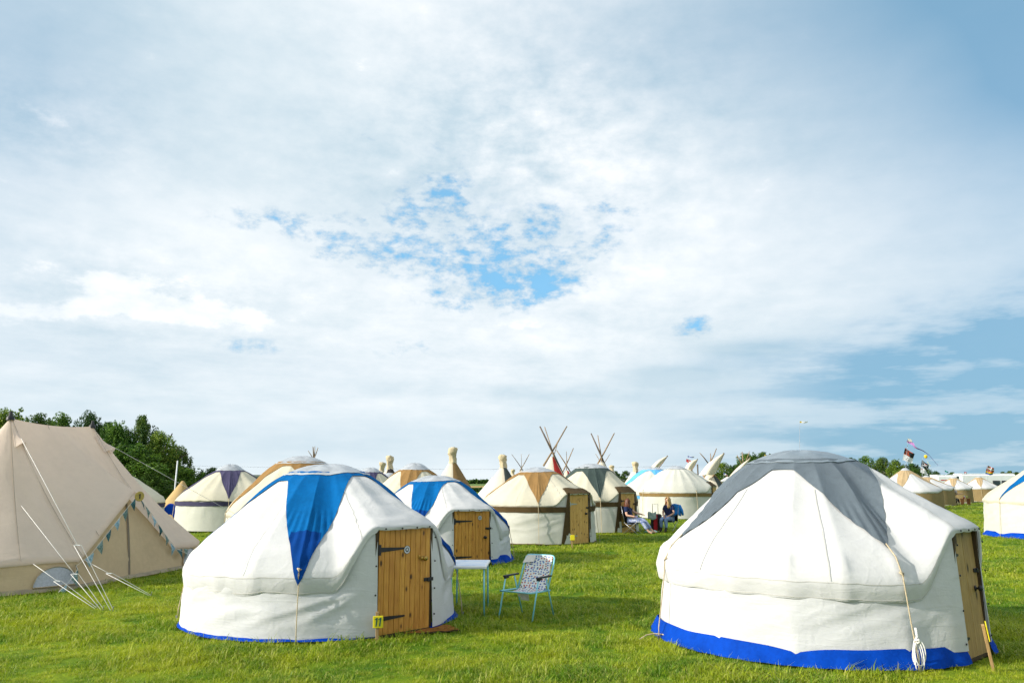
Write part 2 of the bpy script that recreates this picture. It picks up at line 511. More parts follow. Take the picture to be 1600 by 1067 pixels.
def pn(x, y, z=0.0): return mnoise.noise((x, y, z))
def lerp(a, b, t): return a + (b - a) * t
def sst(x, a, b):
    t = max(0.0, min(1.0, (x - a) / (b - a))); return t * t * (3 - 2 * t)
def wrap(a): return (a + math.pi) % (2 * math.pi) - math.pi


FOOT = []        # circles where no grass grows: (x, y, r)

# ------------------------------------------------------------------ ground


def make_ground():
    lawn = lawn_material()
    xs = np.concatenate([np.linspace(-3000, -60, 8)[:-1], np.linspace(-60, -16, 12)[:-1], np.linspace(-16, 16, 90), np.linspace(16, 60, 12)[1:], np.linspace(60, 3000, 8)[1:]])
    ys = np.concatenate([np.linspace(-400, 0, 5)[:-1], np.linspace(0, 30, 90), np.linspace(30, 130, 30)[1:], np.linspace(130, 4000, 14)[1:]])
    V, F = [], []
    for y in ys:
        for x in xs:
            z = (pn(x * .5, y * .5) * .018 + pn(x * 1.7, y * 1.7, 4) * .012) if 3 < y < 40 and abs(x) < 20 else 0.0
            V.append((x, y, z - .012))
    n = len(xs)
    for j in range(len(ys) - 1):
        for i in range(n - 1): F.append((j * n + i, j * n + i + 1, (j + 1) * n + i + 1, (j + 1) * n + i))
    g = mesh('ground', V, F, lawn)
    g['kind'] = 'structure'
    wheat = material('wheat_field', (.42, .29, .085), .95, .2, .05)
    pasture = material('far_pasture', (.115, .19, .035), .95, .2, .02)
    for nm, mt, y0, y1, z in (('wheat_field', wheat, 205, 340, .004), ('pasture_field', pasture, 340, 2600, .008)):
        o = mesh(nm, [(-900, y0, z), (900, y0, z), (1800, y1, z), (-1800, y1, z)], [(0, 1, 2, 3)], mt)
        o['kind'] = 'structure'


make_ground()

# ------------------------------------------------------------------ yurts


def door_part(yurt, a, rd, w, h, style, tilt=0.0):
    """plank door; local -Y faces out of the yurt"""
    wood = {'pine': PINE, 'pale': PINE2, 'oak': OAK}[style['wood']]
    hub = bpy.data.objects.new('door', None)
    mb = MB()
    mb.box((0, .030, h / 2), (w - .01, .02, h - .01))                    # the ledged back of the door
    d = mb.build('door', OAK if style['wood'] == 'oak' else wood, yurt)
    bpy.data.objects.remove(hub)
    d.location = (rd * math.sin(a), -rd * math.cos(a), .015)
    d.rotation_euler = (tilt, 0, a)
    n = style['planks']
    pw = w / n
    base = None
    for i in range(n):
        x = -w / 2 + pw * (i + .5)
        if base is None:
            q = MB(); q.box((0, 0, h / 2), (pw - .004, .022, h), bev=.005)
            base = q.build('plank', wood, d, loc=(x, random.uniform(-.0015, .0015), 0))
        else:
            fresh(base, d, loc=(x, random.uniform(-.0015, .0015), 0))
    yf = -.016
    iron = STEEL if style.get('steel') else BLACK
    if style.get('hinge', True):
        side = style.get('side', -1)
        for hz in (h * .80, h * .16):
            q = MB()
            x0 = side * (w / 2 - .005); L = w * style.get('hlen', .46)
            q.prism([(x0, hz - .030), (x0 - side * L, hz - .008), (x0 - side * L, hz + .012), (x0, hz + .030)], .006, c=(0, yf, 0))
            q.box((x0, yf - .002, hz), (.035, .012, .13 if style['planks'] > 5 else .06))
            q.build('hinge', iron, d)
    if style.get('hasp', True):
        q = MB(); side = style.get('side', -1)
        x0 = -side * (w / 2 - .03)
        q.box((x0, yf - .004, h * style.get('hasp_z', .50)), (.16, .014, .045), bev=.004)
        q.box((x0 - .01, yf - .016, h * style.get('hasp_z', .50) - .005), (.04, .02, .05), bev=.006)
        q.build('hasp', BLACK, d)
    if style.get('knob', True):
        side = style.get('side', -1)
        kx, kz = -side * (w / 2 - .13), h * style.get('knob_z', .68)
        q = MB(); M = Matrix.Rotation(rad(90), 4, 'X')
        q.lathe([(0, .0), (.032, .0), (.032, .006), (.012, .012), (.012, .03), (.028, .038), (.034, .055), (.026, .07), (0, .074)], 12, M=M, c=(kx, yf, kz))
        q.build('knob', BRASS if not style.get('iron_knob') else BLACK, d, smooth=True)
        if style.get('keyhole', True):
            q = MB(); q.box((kx - .06, yf - .003, kz + .02), (.03, .008, .05), bev=.003); q.build('lock_plate', BRASS if not style.get('iron_knob') else BLACK, d)
    if style.get('badge'):
        q = MB(); M = Matrix.Rotation(rad(90), 4, 'X')
        bx, bz = style['badge']
        q.lathe([(0, .004), (.030, .004), (.030, .0045), (.047, .0045), (.047, .005), (.052, .005), (.052, 0)], 24, M=M, c=(bx, yf + .001, bz))
        dk = material('badge_dark', (.03, .035, .045), .4); lt = material('badge_pale', (.62, .64, .66), .4)
        fm = []
        for i in range(6): fm += [(0, 0, 1, 0, 0, 0)[i]] * 24
        o = mesh('badge', q.v, q.f, [dk, lt], d, False, fmat=fm)
        q2 = MB(); q2.prism([(-.012, -.012), (.012, -.012), (.014, .010), (.008, .018), (-.008, .018), (-.014, .010)], .004, c=(bx, yf - .0055, bz)); q2.build('emblem', lt, d)
    return d


def star_edge(phi, sn, pq=(.95, 2.3)):
    x = min(1.0, abs(phi) / rad(45))
    return sn + (1 - sn) * max(0.0, 1 - x ** pq[0]) ** pq[1]


def make_yurt(label, loc, r=1.88, ze=.86, zr=2.04, rc=.52, ztop=2.14, door=52.0, phase=None, canvas=WHITE, wallm=WHITE_W, star=BLUE, band=None, surround=None,
              skirt='flat', skirtm=ROYAL, poles=20, seg=200, rows=30, sn=.12, dw=.72, dh=1.30, dstyle=None, wrk=1.0, near=True, seed=0.0, capm=CAP, tips=None,
              dtilt=0.0, ropes=True, hem=.22, bumps=1.0, bow=.055, wall_lean=.055, n_points=4, group='canvas yurts on the camp site', has_door=True, knots=False, visible_ropes=None, name='yurt', inset=.034, facet=.030, leg_w=1.0, pq=(.95, 2.3), smax=1.0, open_door=False):
    Y = thing(name, label, 'yurt', (loc[0], loc[1], 0), 0, group)
    FOOT.append((loc[0], loc[1], r + .02))
    da = rad(door)
    ph = rad(phase) if phase is not None else da - rad(45)
    hw = math.asin(min(.9, dw / 2 / r)) if has_door else 0.0
    pole_ph = ph

    def blend(a):
        if not has_door: return 0.0
        d = abs(wrap(a - da))
        return 1 - sst(d, hw * 1.05, hw + rad(17))

    def eave(a):
        bl = blend(a)
        q = abs(math.sin(poles * (a - pole_ph) / 2))
        re = r * (1 - .010 * q * (1 - bl)) + .02
        z = lerp(ze + .018 * math.sin(3 * a + seed) * wrk, dh + .035, bl)
        return lerp(re, r + .05, bl), z, bl, q

    def roofpt(a, s, off=0.0):
        re, z1, bl, q = eave(a)
        s1 = min(s, 1.0)
        R = rc + (re - rc) * s1
        Z = zr + (z1 - zr) * s1 + bow * 4 * s1 * (1 - s1) * (1 - .5 * bl)
        Z -= facet * q * math.sin(math.pi * min(1, s1 * 1.05)) * (1 - .3 * bl)
        if s1 > .80: Z -= .105 * ((s1 - .80) / .20) ** 2.2 * (1 - bl)
        Z += .035 * math.sin(math.pi * min(1, s1 / .45)) * (1 if s1 < .45 else 0)
        if s > 1: Z -= (s - 1) * 1.3 * (1 - bl); R += .012 * min(1, (s - 1) * 12)
        pk = (1 - q) ** 3
        bp = bumps * (1 - bl) * pk * math.exp(-((s1 - .93) / .045) ** 2)
        Z += .028 * bp; R += .020 * bp
        if wrk:
            g = sst(s1, .25, .95)
            w1 = pn(a * 3.1 + seed, s1 * 2.2, seed) * .014
            t = a * r * 2.2 + s1 * 4.2
            w2 = pn(t * .8, s1 * 9.0 - a * 2.0, seed + 5) * .013 * g
            w3 = (.30 - min(.30, abs(pn(t * 1.3 + 3 + pn(t, s1 * 3, 1) * .6, s1 * 13.0 - t * .6, seed + 9)))) * .050 * g * sst(s1, .5, 1.0)
            w4 = (.35 - min(.35, abs(pn(a * r * 2.0 + s1 * 6 + seed, s1 * 9 - a * r * 1.2, seed + 3)))) * .16 * (4 * bl * (1 - bl)) * sst(s1, .35, .9) if near else 0.0
            Z += (w1 + w2 + w3 + w4 * .6) * wrk; R += (w2 - w3 + w4) * .6 * wrk
        R += off * .65; Z += off * .76
        return R, Z

    def P(a, R, Z): return (R * math.sin(a), -R * math.cos(a), Z)

    # columns, with the two jambs exactly on a column
    A = [2 * math.pi * i / seg - math.pi for i in range(seg)]
    if has_door:
        lo, hi = da - hw, da + hw
        A = [a for a in A if abs(wrap(a - lo)) > rad(.6) and abs(wrap(a - hi)) > rad(.6)] + [wrap(lo), wrap(hi)]
        A.sort()
    nA = len(A)
    indoor = [has_door and abs(wrap(a - da)) <= hw + 1e-6 for a in A]
    open_col = [indoor[i] and indoor[(i + 1) % nA] for i in range(nA)]

    # roof with its overhanging hem
    hemrows = 5
    V, F = [], []
    S = [0.0] + [(j / rows) ** .92 for j in range(1, rows + 1)]
    for s in S:
        for a in A: V.append(P(a, *roofpt(a, s)))
    for k in range(1, hemrows + 1):
        u = k / hemrows
        for i, a in enumerate(A):
            R, Z = roofpt(a, 1.0)
            bl = blend(a)
            full = hem + .022 * pn(a * 5, seed, 3) * wrk
            drop = lerp(full, .045, 1.0 if indoor[i] else bl * .8)
            puck = .009 * pn(a * r * 5.0 + u * 2.2, u * 3.4, seed + 2) * wrk
            R2 = R + .004 * math.sin(math.pi * min(1, u * 1.5)) - .030 * u * u * (1 - bl) + puck
            V.append(P(a, R2, Z - drop * u))
    nr = len(S) + hemrows
    for j in range(nr - 1):
        for i in range(nA): F.append((j * nA + i, j * nA + (i + 1) % nA, (j + 1) * nA + (i + 1) % nA, (j + 1) * nA + i))
    roof = mesh('roof', V, F, canvas, Y)

    if near:
        for u0 in (.10, .90):
            La, Lb = [], []
            for i, a in enumerate(A + A[:1]):
                if indoor[i % nA] or blend(a) > .55: 
                    if len(La) > 3:
                        q = MB(); q.sheet([La, Lb]); q.build('hem_seam', material('seam_thread', (.56, .55, .51), .9), Y, smooth=True)
                    La, Lb = [], []; continue
                j0 = len(S) - 1 + u0 * hemrows; jf = int(j0); fr = j0 - jf
                v0 = Vector(V[jf * nA + i % nA]); v1 = Vector(V[min(nr - 1, jf + 1) * nA + i % nA]); p_ = v0.lerp(v1, fr)
                o_ = Vector((p_.x, p_.y, 0)).normalized() * .004
                La.append(p_ + o_ + Vector((0, 0, .004))); Lb.append(p_ + o_ - Vector((0, 0, .004)))
            if len(La) > 3:
                q = MB(); q.sheet([La, Lb]); q.build('hem_seam', material('seam_thread', (.56, .55, .51), .9), Y, smooth=True)
    # wall
    V, F = [], []
    wr = 26 if near else 8
    tall = skirt == 'tall'

    def zb(a):
        if tall:
            c = min(abs(wrap(a - ph - rad(t))) for t in (-34, 90, 180, -120))
            return .135 - .065 * math.exp(-(c / rad(7)) ** 1.2) + .012 * pn(a * 4, seed, 8)
        return .035 if skirt == 'flat' else .05
    for j in range(wr + 1):
        u = j / wr
        for i, a in enumerate(A):
            bl = blend(a)
            R0, Z0 = roofpt(a, 1.0)
            ztop_w = Z0 - .06
            Z = lerp(ztop_w, zb(a), u)
            lean = wall_lean * u
            dia = pn(a * r * 1.5 - Z * 2.3, a * r * .5 + Z * 1.2, seed + 11) * .024 + (.32 - min(.32, abs(pn(a * r * 1.1 - Z * 1.0 + .5 * pn(a * 4, Z * 3, 2), Z * 5.0 - a * r * 1.5, seed + 14)))) * .075 - .012
            lat = .015 * (abs((((a * r * 1.9 + Z * 1.5) % 1.0) - .5)) * 2 - .5) * (1 if near else 0)
            fold = 0.0
            if tall:
                for t in (-60, -34, 0, 90):
                    dd = wrap(a - ph - rad(t))
                    fold += .05 * math.exp(-abs(dd) / rad(4.5 + 9 * (1 - u))) * (0.25 + .75 * u)
            R = r - inset + lean + (dia + lat) * wrk * (1 - .75 * bl) * math.sin(math.pi * min(1, .18 + u * .9)) + fold
            R = lerp(R, r + .025 + lean, bl * .9)
            V.append(P(a, R, Z))
    for j in range(wr):
        for i in range(nA):
            if open_col[i]: continue
            F.append((j * nA + i, j * nA + (i + 1) % nA, (j + 1) * nA + (i + 1) % nA, (j + 1) * nA + i))
    mesh('wall', V, F, wallm, Y)

    # skirt on the ground
    if skirt in ('flat', 'tall'):
        V, F = [], []
        for j in range(4):
            u = j / 3
            for i, a in enumerate(A):
                if tall:
                    Z = lerp(zb(a) + .06, .012, u); R = r + wall_lean - .03 + .085 * u + .018 * pn(a * 9, u * 2, seed + 3) * (.3 + u) + .012 * math.sin(a * 38 + 2 * u) * u
                else:
                    ext = .018 + .05 * pn(a * 2.3, seed, 1) + .02 * pn(a * 11, seed, 2)
                    Z = lerp(.075, .022 + .014 * max(0, pn(a * 13, seed)), min(1, u * 1.6)); R = r - .03 + wall_lean * .6 + max(.03, ext + .035) * u
                V.append(P(a, R, Z))
        for j in range(3):
            for i in range(nA):
                if open_col[i]: continue
                F.append((j * nA + i, j * nA + (i + 1) % nA, (j + 1) * nA + (i + 1) % nA, (j + 1) * nA + i))
        mesh('ground_skirt', V, F, skirtm, Y)

    # band under the eaves
    if band is not None:
        V, F = [], []
        zbt = ze - .105 - hem * .75
        for j in range(4):
            u = j / 3
            for a in A:
                bl = blend(a); R0, Z0 = roofpt(a, 1.0)
                Rr = lerp(r + .012 - .022 * u, r + .045, bl) + .012 * abs(pn(a * 14, u * 3, seed + 4)) + .006
                V.append(P(a, Rr, lerp(zbt, zbt - .165, u) + .008 * pn(a * 3, seed)))
        for j in range(3):
            for i in range(nA):
                if open_col[i]: continue
                F.append((j * nA + i, j * nA + (i + 1) % nA, (j + 1) * nA + (i + 1) % nA, (j + 1) * nA + i))
        mesh('band', V, F, band, Y)

    # star-shaped top cloth: one column per direction, as long as the star is there
    if star is not None:
        for part, s0f, s1f, mt, off in (('star_cloth', 0.0, 1.0, star, .014),) + ((('star_tip', .70, 1.0, tips, .020),) if tips else ()):
            M_ = 22 if near else 14
            B = sorted(set([2 * math.pi * i / (seg * 2) - math.pi for i in range(seg * 2)] + [wrap(ph + k * math.pi / 2 + rad(e)) for k in range(4) for e in (-1.2, -.6, -.25, 0, .25, .6, 1.2)]))
            V, F = [], []
            for a in B:
                k = round((a - ph) / (math.pi / 2))
                phi = wrap(a - ph - k * math.pi / 2)
                se = star_edge(phi / leg_w, sn, pq) * smax
                for j in range(M_ + 1):
                    s = lerp(s0f, max(se, s0f), j / M_)
                    R, Z = roofpt(a, s, off)
                    leg = sst(s, .40, .62) * (1 - sst(s, .8, 1.0))
                    gath = .006 * math.sin(phi * 95 + seed) * leg
                    V.append(P(a, R + gath, Z + gath))
            nB = len(B)
            for i in range(nB):
                i2 = (i + 1) % nB
                for j in range(M_):
                    if part == 'star_tip':
                        k = round((B[i] - ph) / (math.pi / 2)); k2 = round((B[i2] - ph) / (math.pi / 2))
                        if star_edge(wrap(B[i] - ph - k * math.pi / 2), sn) < s0f and star_edge(wrap(B[i2] - ph - k2 * math.pi / 2), sn) < s0f: continue
                    F.append((i * (M_ + 1) + j, i2 * (M_ + 1) + j, i2 * (M_ + 1) + j + 1, i * (M_ + 1) + j + 1))
            mesh(part, V, F, mt, Y)

    # crown cover
    q = MB()
    n = 48
    rowsC = []
    for j in range(7):
        u = j / 6
        rr = rc * 1.10 * u
        row = []
        for k in range(n):
            a = 2 * math.pi * k / n
            rib = .010 * math.cos(a * 8) * math.sin(math.pi * u)
            zz = ztop - (ztop - zr + .012) * u ** 2.0 + rib + .010 * pn(a * 2, u * 3, seed)
            Rc, Zc = roofpt(a, .06, .022)
            zz = lerp(zz, ztop - (ztop - Zc) * u ** 1.8, sst(u, .3, 1.0)); rr = Rc * u
            row.append((rr * math.sin(a), -rr * math.cos(a), zz))
        rowsC.append(row)
    q.sheet(rowsC, close=True)
    q.build('crown_cover', capm, Y, smooth=True)
    q = MB()
    q.tube([P(a, *roofpt(a, .062, .022)) for a in [2 * math.pi * k / 64 for k in range(64)]], .006, 5, closed=True)
    q.build('crown_hoop', WHITE if capm is CAP else capm, Y, smooth=True)

    # seams running down the roof
    if near:
        for k in range(8):
            a = ph + rad(22.5) + k * rad(45)
            if has_door and abs(wrap(a - da)) < hw: continue
            k4 = round((a - ph) / (math.pi / 2)); s0 = star_edge(wrap(a - ph - k4 * math.pi / 2), sn) + .02 if star is not None else .1
            L_, R_ = [], []
            for j in range(46):
                s = lerp(s0, 1.0, j / 45)
                R, Z = roofpt(a, s, .010)
                L_.append(P(a - .005 / R, R, Z)); R_.append(P(a + .005 / R, R, Z))
            q = MB(); q.sheet([L_, R_]); q.build('seam', material('seam_thread', (.56, .55, .51), .9), Y, smooth=True)

    # door, its surround and frame
    if has_door:
        st = dict(wood='pine', planks=9, side=-1)
        st.update(dstyle or {})
        rd = (r + .012) * math.cos(hw) + .012
        if not open_door: door_part(Y, da, rd, dw - .02, dh, st, dtilt)
        M = Matrix.Rotation(da, 4, 'Z')
        q = MB()
        for sx in (-1, 1): q.box(M @ Vector((sx * (dw / 2 + .012), -(rd - .03), dh / 2)), (.05, .06, dh), M=M)
        q.box(M @ Vector((0, -(rd - .03), dh + .01)), (dw + .07, .06, .05), M=M)
        q.box(M @ Vector((0, -(rd - .015), .012)), (dw, .06, .04), M=M)
        q.build('door_frame', material('frame_wood', (.07, .045, .02), .8), Y)
        q = MB(); q.box(M @ Vector((0, -(rd - .25), dh / 2)), (dw * .96, .01, dh), M=M); q.build('doorway_shade', DARKIN, Y)  # dark sheet in place of the interior's shade, not a real lining
        if surround is not None:
            V, F = [], []
            for side in (-1, 1):
                k0 = len(V)
                for j in range(9):
                    z = lerp(.03, dh + .06, j / 8)
                    wid = lerp(.30, .07, j / 8) if side < 0 else lerp(.10, .08, j / 8)
                    for i in range(4):
                        a = da + side * (hw + wid / r * i / 3)
                        V.append(P(a, r + .060 + .010 * pn(z * 6, i, seed), z))
                for j in range(8):
                    for i in range(3): F.append((k0 + j * 4 + i, k0 + j * 4 + i + 1, k0 + (j + 1) * 4 + i + 1, k0 + (j + 1) * 4 + i))
            k0 = len(V)
            for j in range(3):
                for i in range(9):
                    a = lerp(da - hw * 1.25, da + hw * 1.25, i / 8)
                    R, Z = roofpt(a, 1.0 - .10 * j, .016)
                    V.append(P(a, R + (.02 if j == 0 else 0), Z + (-.02 if j == 0 else .004)))
            for j in range(2):
                for i in range(8): F.append((k0 + j * 9 + i, k0 + j * 9 + i + 1, k0 + (j + 1) * 9 + i + 1, k0 + (j + 1) * 9 + i))
            mesh('door_surround', V, F, surround, Y)
        if near:
            first = None
            for sx in (-1, 1):
                for z in (.18, .48, .80, 1.08):
                    pos = M @ Vector((sx * (dw / 2 + .05), -(math.sqrt((r + .07) ** 2 - (dw / 2 + .05) ** 2)), z * dh / 1.2))
                    if first is None:
                        q = MB(); q.lathe([(0, .012), (.010, .010), (.012, 0)], 8, M=Matrix.Rotation(da, 4, 'Z') @ Matrix.Rotation(rad(90), 4, 'X')); first = q.build('stud', BLACK, Y, smooth=True, loc=pos)
                    else: fresh(first, Y, loc=pos)
            for sx in (-.42, -.14, .14, .42):
                pos = M @ Vector((sx * dw, -math.sqrt((r + .066) ** 2 - (sx * dw) ** 2), dh + .012)); fresh(first, Y, loc=pos)

    # ropes from the points of the star to the pegs
    if ropes:
        for k in (range(4) if visible_ropes is None else visible_ropes):
            a = ph + k * math.pi / 2
            R, Z = roofpt(a, .985, .012)
            R9, Z9 = roofpt(a, min(.97, max(.3, smax - .03)), .016)
            pts = [P(a, R9, Z9), P(a, *roofpt(a, (smax + .97) / 2, .014)), P(a, R + .015, Z), P(a + .004, R + .022, Z - .12), P(a + .006, r + .03 + wall_lean, .42), P(a + .01, r + .075 + wall_lean, .14), P(a + .012, r + .13, 0)]
            q = MB(); q.tube(pts, .0075 if near else .010, 6)
            q.tube([P(a - .012, R - .01, Z + .045), P(a + .014, R - .006, Z + .03), P(a + .004, R + .018, Z + .005), P(a - .012, R - .01, Z + .045)], .008, 6)
            q.build('rope', ROPE, Y, smooth=True)
            q = MB(); q.tube([P(a + .012, r + .13, -.05), P(a + .013, r + .155, .05)], .010, 6); q.build('peg', STEEL, Y)
    Y['_fn'] = 0
    del Y['_fn']
    return Y, roofpt, P, ph


pineA = dict(wood='pine', planks=10, side=-1, hlen=.50, badge=(.02, 1.02), hasp_z=.48, knob_z=.69)
yA, roofA, PA, phA = make_yurt('white yurt with blue star top and number 11 post beside its plank door', (-2.71, 11.84), r=1.86, ze=.86, zr=2.03, ztop=2.15, door=46.5, phase=4, dw=.86,
                               dstyle=pineA, tips=DIMBLUE, pq=(.95, 2.05), facet=.038, smax=1.09, skirt='flat', seed=1.3, wrk=1.1, visible_ropes=(0, 1, 3))
yR, roofR, PR, phR = make_yurt('white yurt with grey star top and tall royal blue ground skirt', (3.80, 10.55), r=1.90, ze=.97, zr=2.17, rc=.60, ztop=2.30, door=42, phase=9, star=GREY, capm=CAPG,
                               skirt='tall', seed=4.1, wrk=.7, dh=1.36, dw=.66, dtilt=rad(-2.5), hem=.20, bumps=1.5, sn=.17, pq=(1.0, 1.95), smax=.84, inset=.062, facet=.042,
                               dstyle=dict(wood='oak', planks=2, side=-1, hlen=.22, hasp_z=.66, knob_z=.52, iron_knob=True, keyhole=False), visible_ropes=(0, 3))
pineB = dict(pineA); pineB['badge'] = (.20, 1.06)
yB, *_ = make_yurt('white yurt with blue star top behind the folding table', (-1.90, 20.22), r=1.84, ze=.86, zr=1.93, ztop=2.05, door=33, phase=-9, dstyle=dict(pineB, hasp_z=.66, knob_z=.50, keyhole=False, iron_knob=True),
                   tips=DIMBLUE, smax=1.06, skirt='tall', seed=7.7, dh=1.24, dw=.94, wrk=1.0)
yD, *_ = make_yurt('cream yurt with tan star top and brown band, pale pine door facing right', (.86, 26.55), r=1.84, ze=1.29, zr=2.22, rc=.50, ztop=2.36, door=42, phase=-2, canvas=CREAM, wallm=CREAM_W, star=TAN, band=OLIVE,
                   surround=OLIVE, sn=.19, skirt='flat', skirtm=OLIVE, dh=1.50, dw=.84, dstyle=dict(wood='pale', planks=6, side=-1, steel=True, hlen=.38, hasp_z=.72, knob_z=.60, iron_knob=True, keyhole=False), hem=.07,
                   seed=11.2, seg=144, rows=18, bumps=.3, capm=CAP, wrk=.8)
yE, *_ = make_yurt('cream yurt with dark slate green star top, next to the seated women', (3.14, 31.82), r=1.77, ze=1.30, zr=2.44, rc=.56, ztop=2.60, door=44, phase=4, canvas=CREAM, wallm=CREAM_W, star=GREEN_S, band=OLIVE,
                   surround=OLIVE, sn=.19, skirt='none', dh=1.46, dw=.84, dstyle=dict(wood='pale', planks=6, side=-1, hlen=.38, hasp_z=.72, knob=False), hem=.07, seed=14.9, seg=128, rows=16, near=False, bumps=.3, wrk=.8)
yF, *_ = make_yurt('plain white yurt without star top, brown band, behind the seated women', (8.75, 42.92), r=1.98, ze=1.46, zr=2.55, rc=.45, ztop=2.72, door=62, phase=17, canvas=CREAM_W, wallm=CREAM_W, star=None, band=BAND,
                   surround=OLIVE, skirt='none', dh=1.62, dw=.80, dstyle=dict(wood='pale', planks=5, side=-1, hlen=.4, knob=False, hasp=False), hem=.06, seed=17.3, seg=128, rows=16, near=False, bumps=.4, wrk=1.0, bow=.16)
yC, *_ = make_yurt('cream yurt with dark purple star top and purple band, beyond the big tent', (-11.45, 32.82), r=2.0, ze=1.28, zr=2.36, rc=.46, ztop=2.60, door=64, phase=19, canvas=CREAM, wallm=CREAM_W, star=PURPLE, band=PURPLE,
                   surround=None, skirt='none', dh=1.46, dw=.72, dstyle=dict(wood='pale', planks=6, side=-1, hlen=.4, knob=False), hem=.05, seed=21.0, seg=128, rows=16, near=False, bumps=.3, wrk=1.1)
yC2, *_ = make_yurt('cream yurt with tan star top rising directly behind the blue-topped front yurt', (-5.9, 22.6), r=1.95, ze=1.15, zr=2.43, rc=.62, ztop=2.60, door=60, phase=30, canvas=CREAM, wallm=CREAM_W, star=TAN, band=None,
                    skirt='none', has_door=False, seed=25.0, seg=128, rows=16, near=False, bumps=.3, hem=.1, wrk=.8)
yP, *_ = make_yurt('distant cream yurt with purple star top between the two blue-topped yurts', (-7.55, 43.0), r=1.9, ze=1.2, zr=2.42, rc=.5, ztop=2.64, phase=8, canvas=CREAM, wallm=CREAM_W, star=PURPLE, band=PURPLE, skirt='none', has_door=False, seed=29, seg=96,
                   rows=12, near=False, hem=.05)
yP2, *_ = make_yurt('far purple-topped yurt half hidden beside the dark wrapped tipi', (-7.9, 52.0), r=1.9, ze=1.2, zr=2.2, rc=.5, ztop=2.45, phase=30, canvas=CREAM, wallm=CREAM_W, star=PURPLE, band=PURPLE, skirt='none', has_door=False, seed=30, seg=96,
                    rows=12, near=False, hem=.05)
yT, *_ = make_yurt('cream yurt with tan star top peeping over the second blue-topped yurt', (-3.80, 31.5), r=1.9, ze=1.2, zr=2.38, rc=.5, ztop=2.62, phase=-6, canvas=CREAM, wallm=CREAM_W, star=TAN, band=OLIVE, skirt='none', has_door=False, seed=33, seg=112,
                   rows=14, near=False, hem=.06)
yL, *_ = make_yurt('white yurt with light blue star top showing behind the plain white one', (8.3, 47.5), r=2.35, ze=1.25, zr=2.62, rc=.5, ztop=2.74, phase=-74, canvas=CREAM_W, wallm=CREAM_W, star=SKYBLUE, band=SKYBLUE, skirt='none', has_door=False, seed=36,
                   seg=96, rows=12, near=False, hem=.05)
yN, *_ = make_yurt('cream yurt with navy star top half hidden behind the big beige tent', (-16.75, 34.0), r=2.05, ze=1.15, zr=2.2, rc=.5, ztop=2.38, phase=62, canvas=CREAM, wallm=CREAM_W, star=PURPLE, band=PURPLE, skirt='none', has_door=False, seed=39, seg=96, rows=12,
                   near=False, hem=.05)
yW, *_ = make_yurt('small distant white yurt with a red crown before the trees', (-20.3, 48.0), r=1.75, ze=1.0, zr=1.80, rc=.42, ztop=1.92, phase=10, canvas=WHITE, wallm=WHITE_W, star=None, skirt='none', has_door=False, seed=42, seg=96, rows=12, near=False,
                   capm=material('red_crown', (.35, .07, .06), .6), hem=.05)
yG, *_ = make_yurt('cream yurt with royal blue star top and blue skirt cut by the right edge', (19.5, 28.4), r=2.62, ze=1.34, zr=2.66, rc=.55, ztop=2.85, phase=-84, leg_w=.62, door=140, canvas=CREAM, wallm=CREAM_W, star=BLUE, skirt='tall', seed=45, seg=144, rows=18, near=True,
                   hem=.12, has_door=False, bumps=.3, wrk=.7)

# the row of small bell-roofed yurts far right, khaki walls
for i, (px, pt, pe, Yd, hwp, lab) in enumerate([
        (1414, 731, 765, 58.0, 49, 'white and tan bell-roofed yurt with khaki walls, biggest and nearest of the far row'),
        (1447, 742.5, 762, 66.0, 37, 'second khaki-walled bell yurt of the far row, beneath the skull flag'),
        (1489, 744.5, 761.5, 74.0, 25, 'third khaki-walled bell yurt of the far row, behind the picnic table'),
        (1529, 743.5, 760.5, 78.0, 24, 'fourth khaki-walled bell yurt of the far row, in front of the long trailer')]):
    pc = at(px, pt, Yd); pz = at(px, pe, Yd)
    make_yurt(lab, (pc.x, Yd), r=hwp / FPX * Yd, ze=pz.z, zr=pc.z - .10, rc=.16, ztop=pc.z, phase=-38 + 4 * i, door=62, star=material('pale_tan_cloth', (.42, .31, .17), .85), canvas=WHITE,
              wallm=material('khaki_wall', (.26, .19, .085), .9, .1, 1.5, .3, 100), skirt='flat', skirtm=WHITE, seg=80, rows=10, near=False, seed=50 + i, bumps=0, hem=.12, sn=.22, bow=-.04, dw=.9, dh=pz.z + .02, has_door=True,
              open_door=True, group='khaki-walled yurts in the far row', wrk=.8)

# ------------------------------------------------------------------ big bell tent on the left


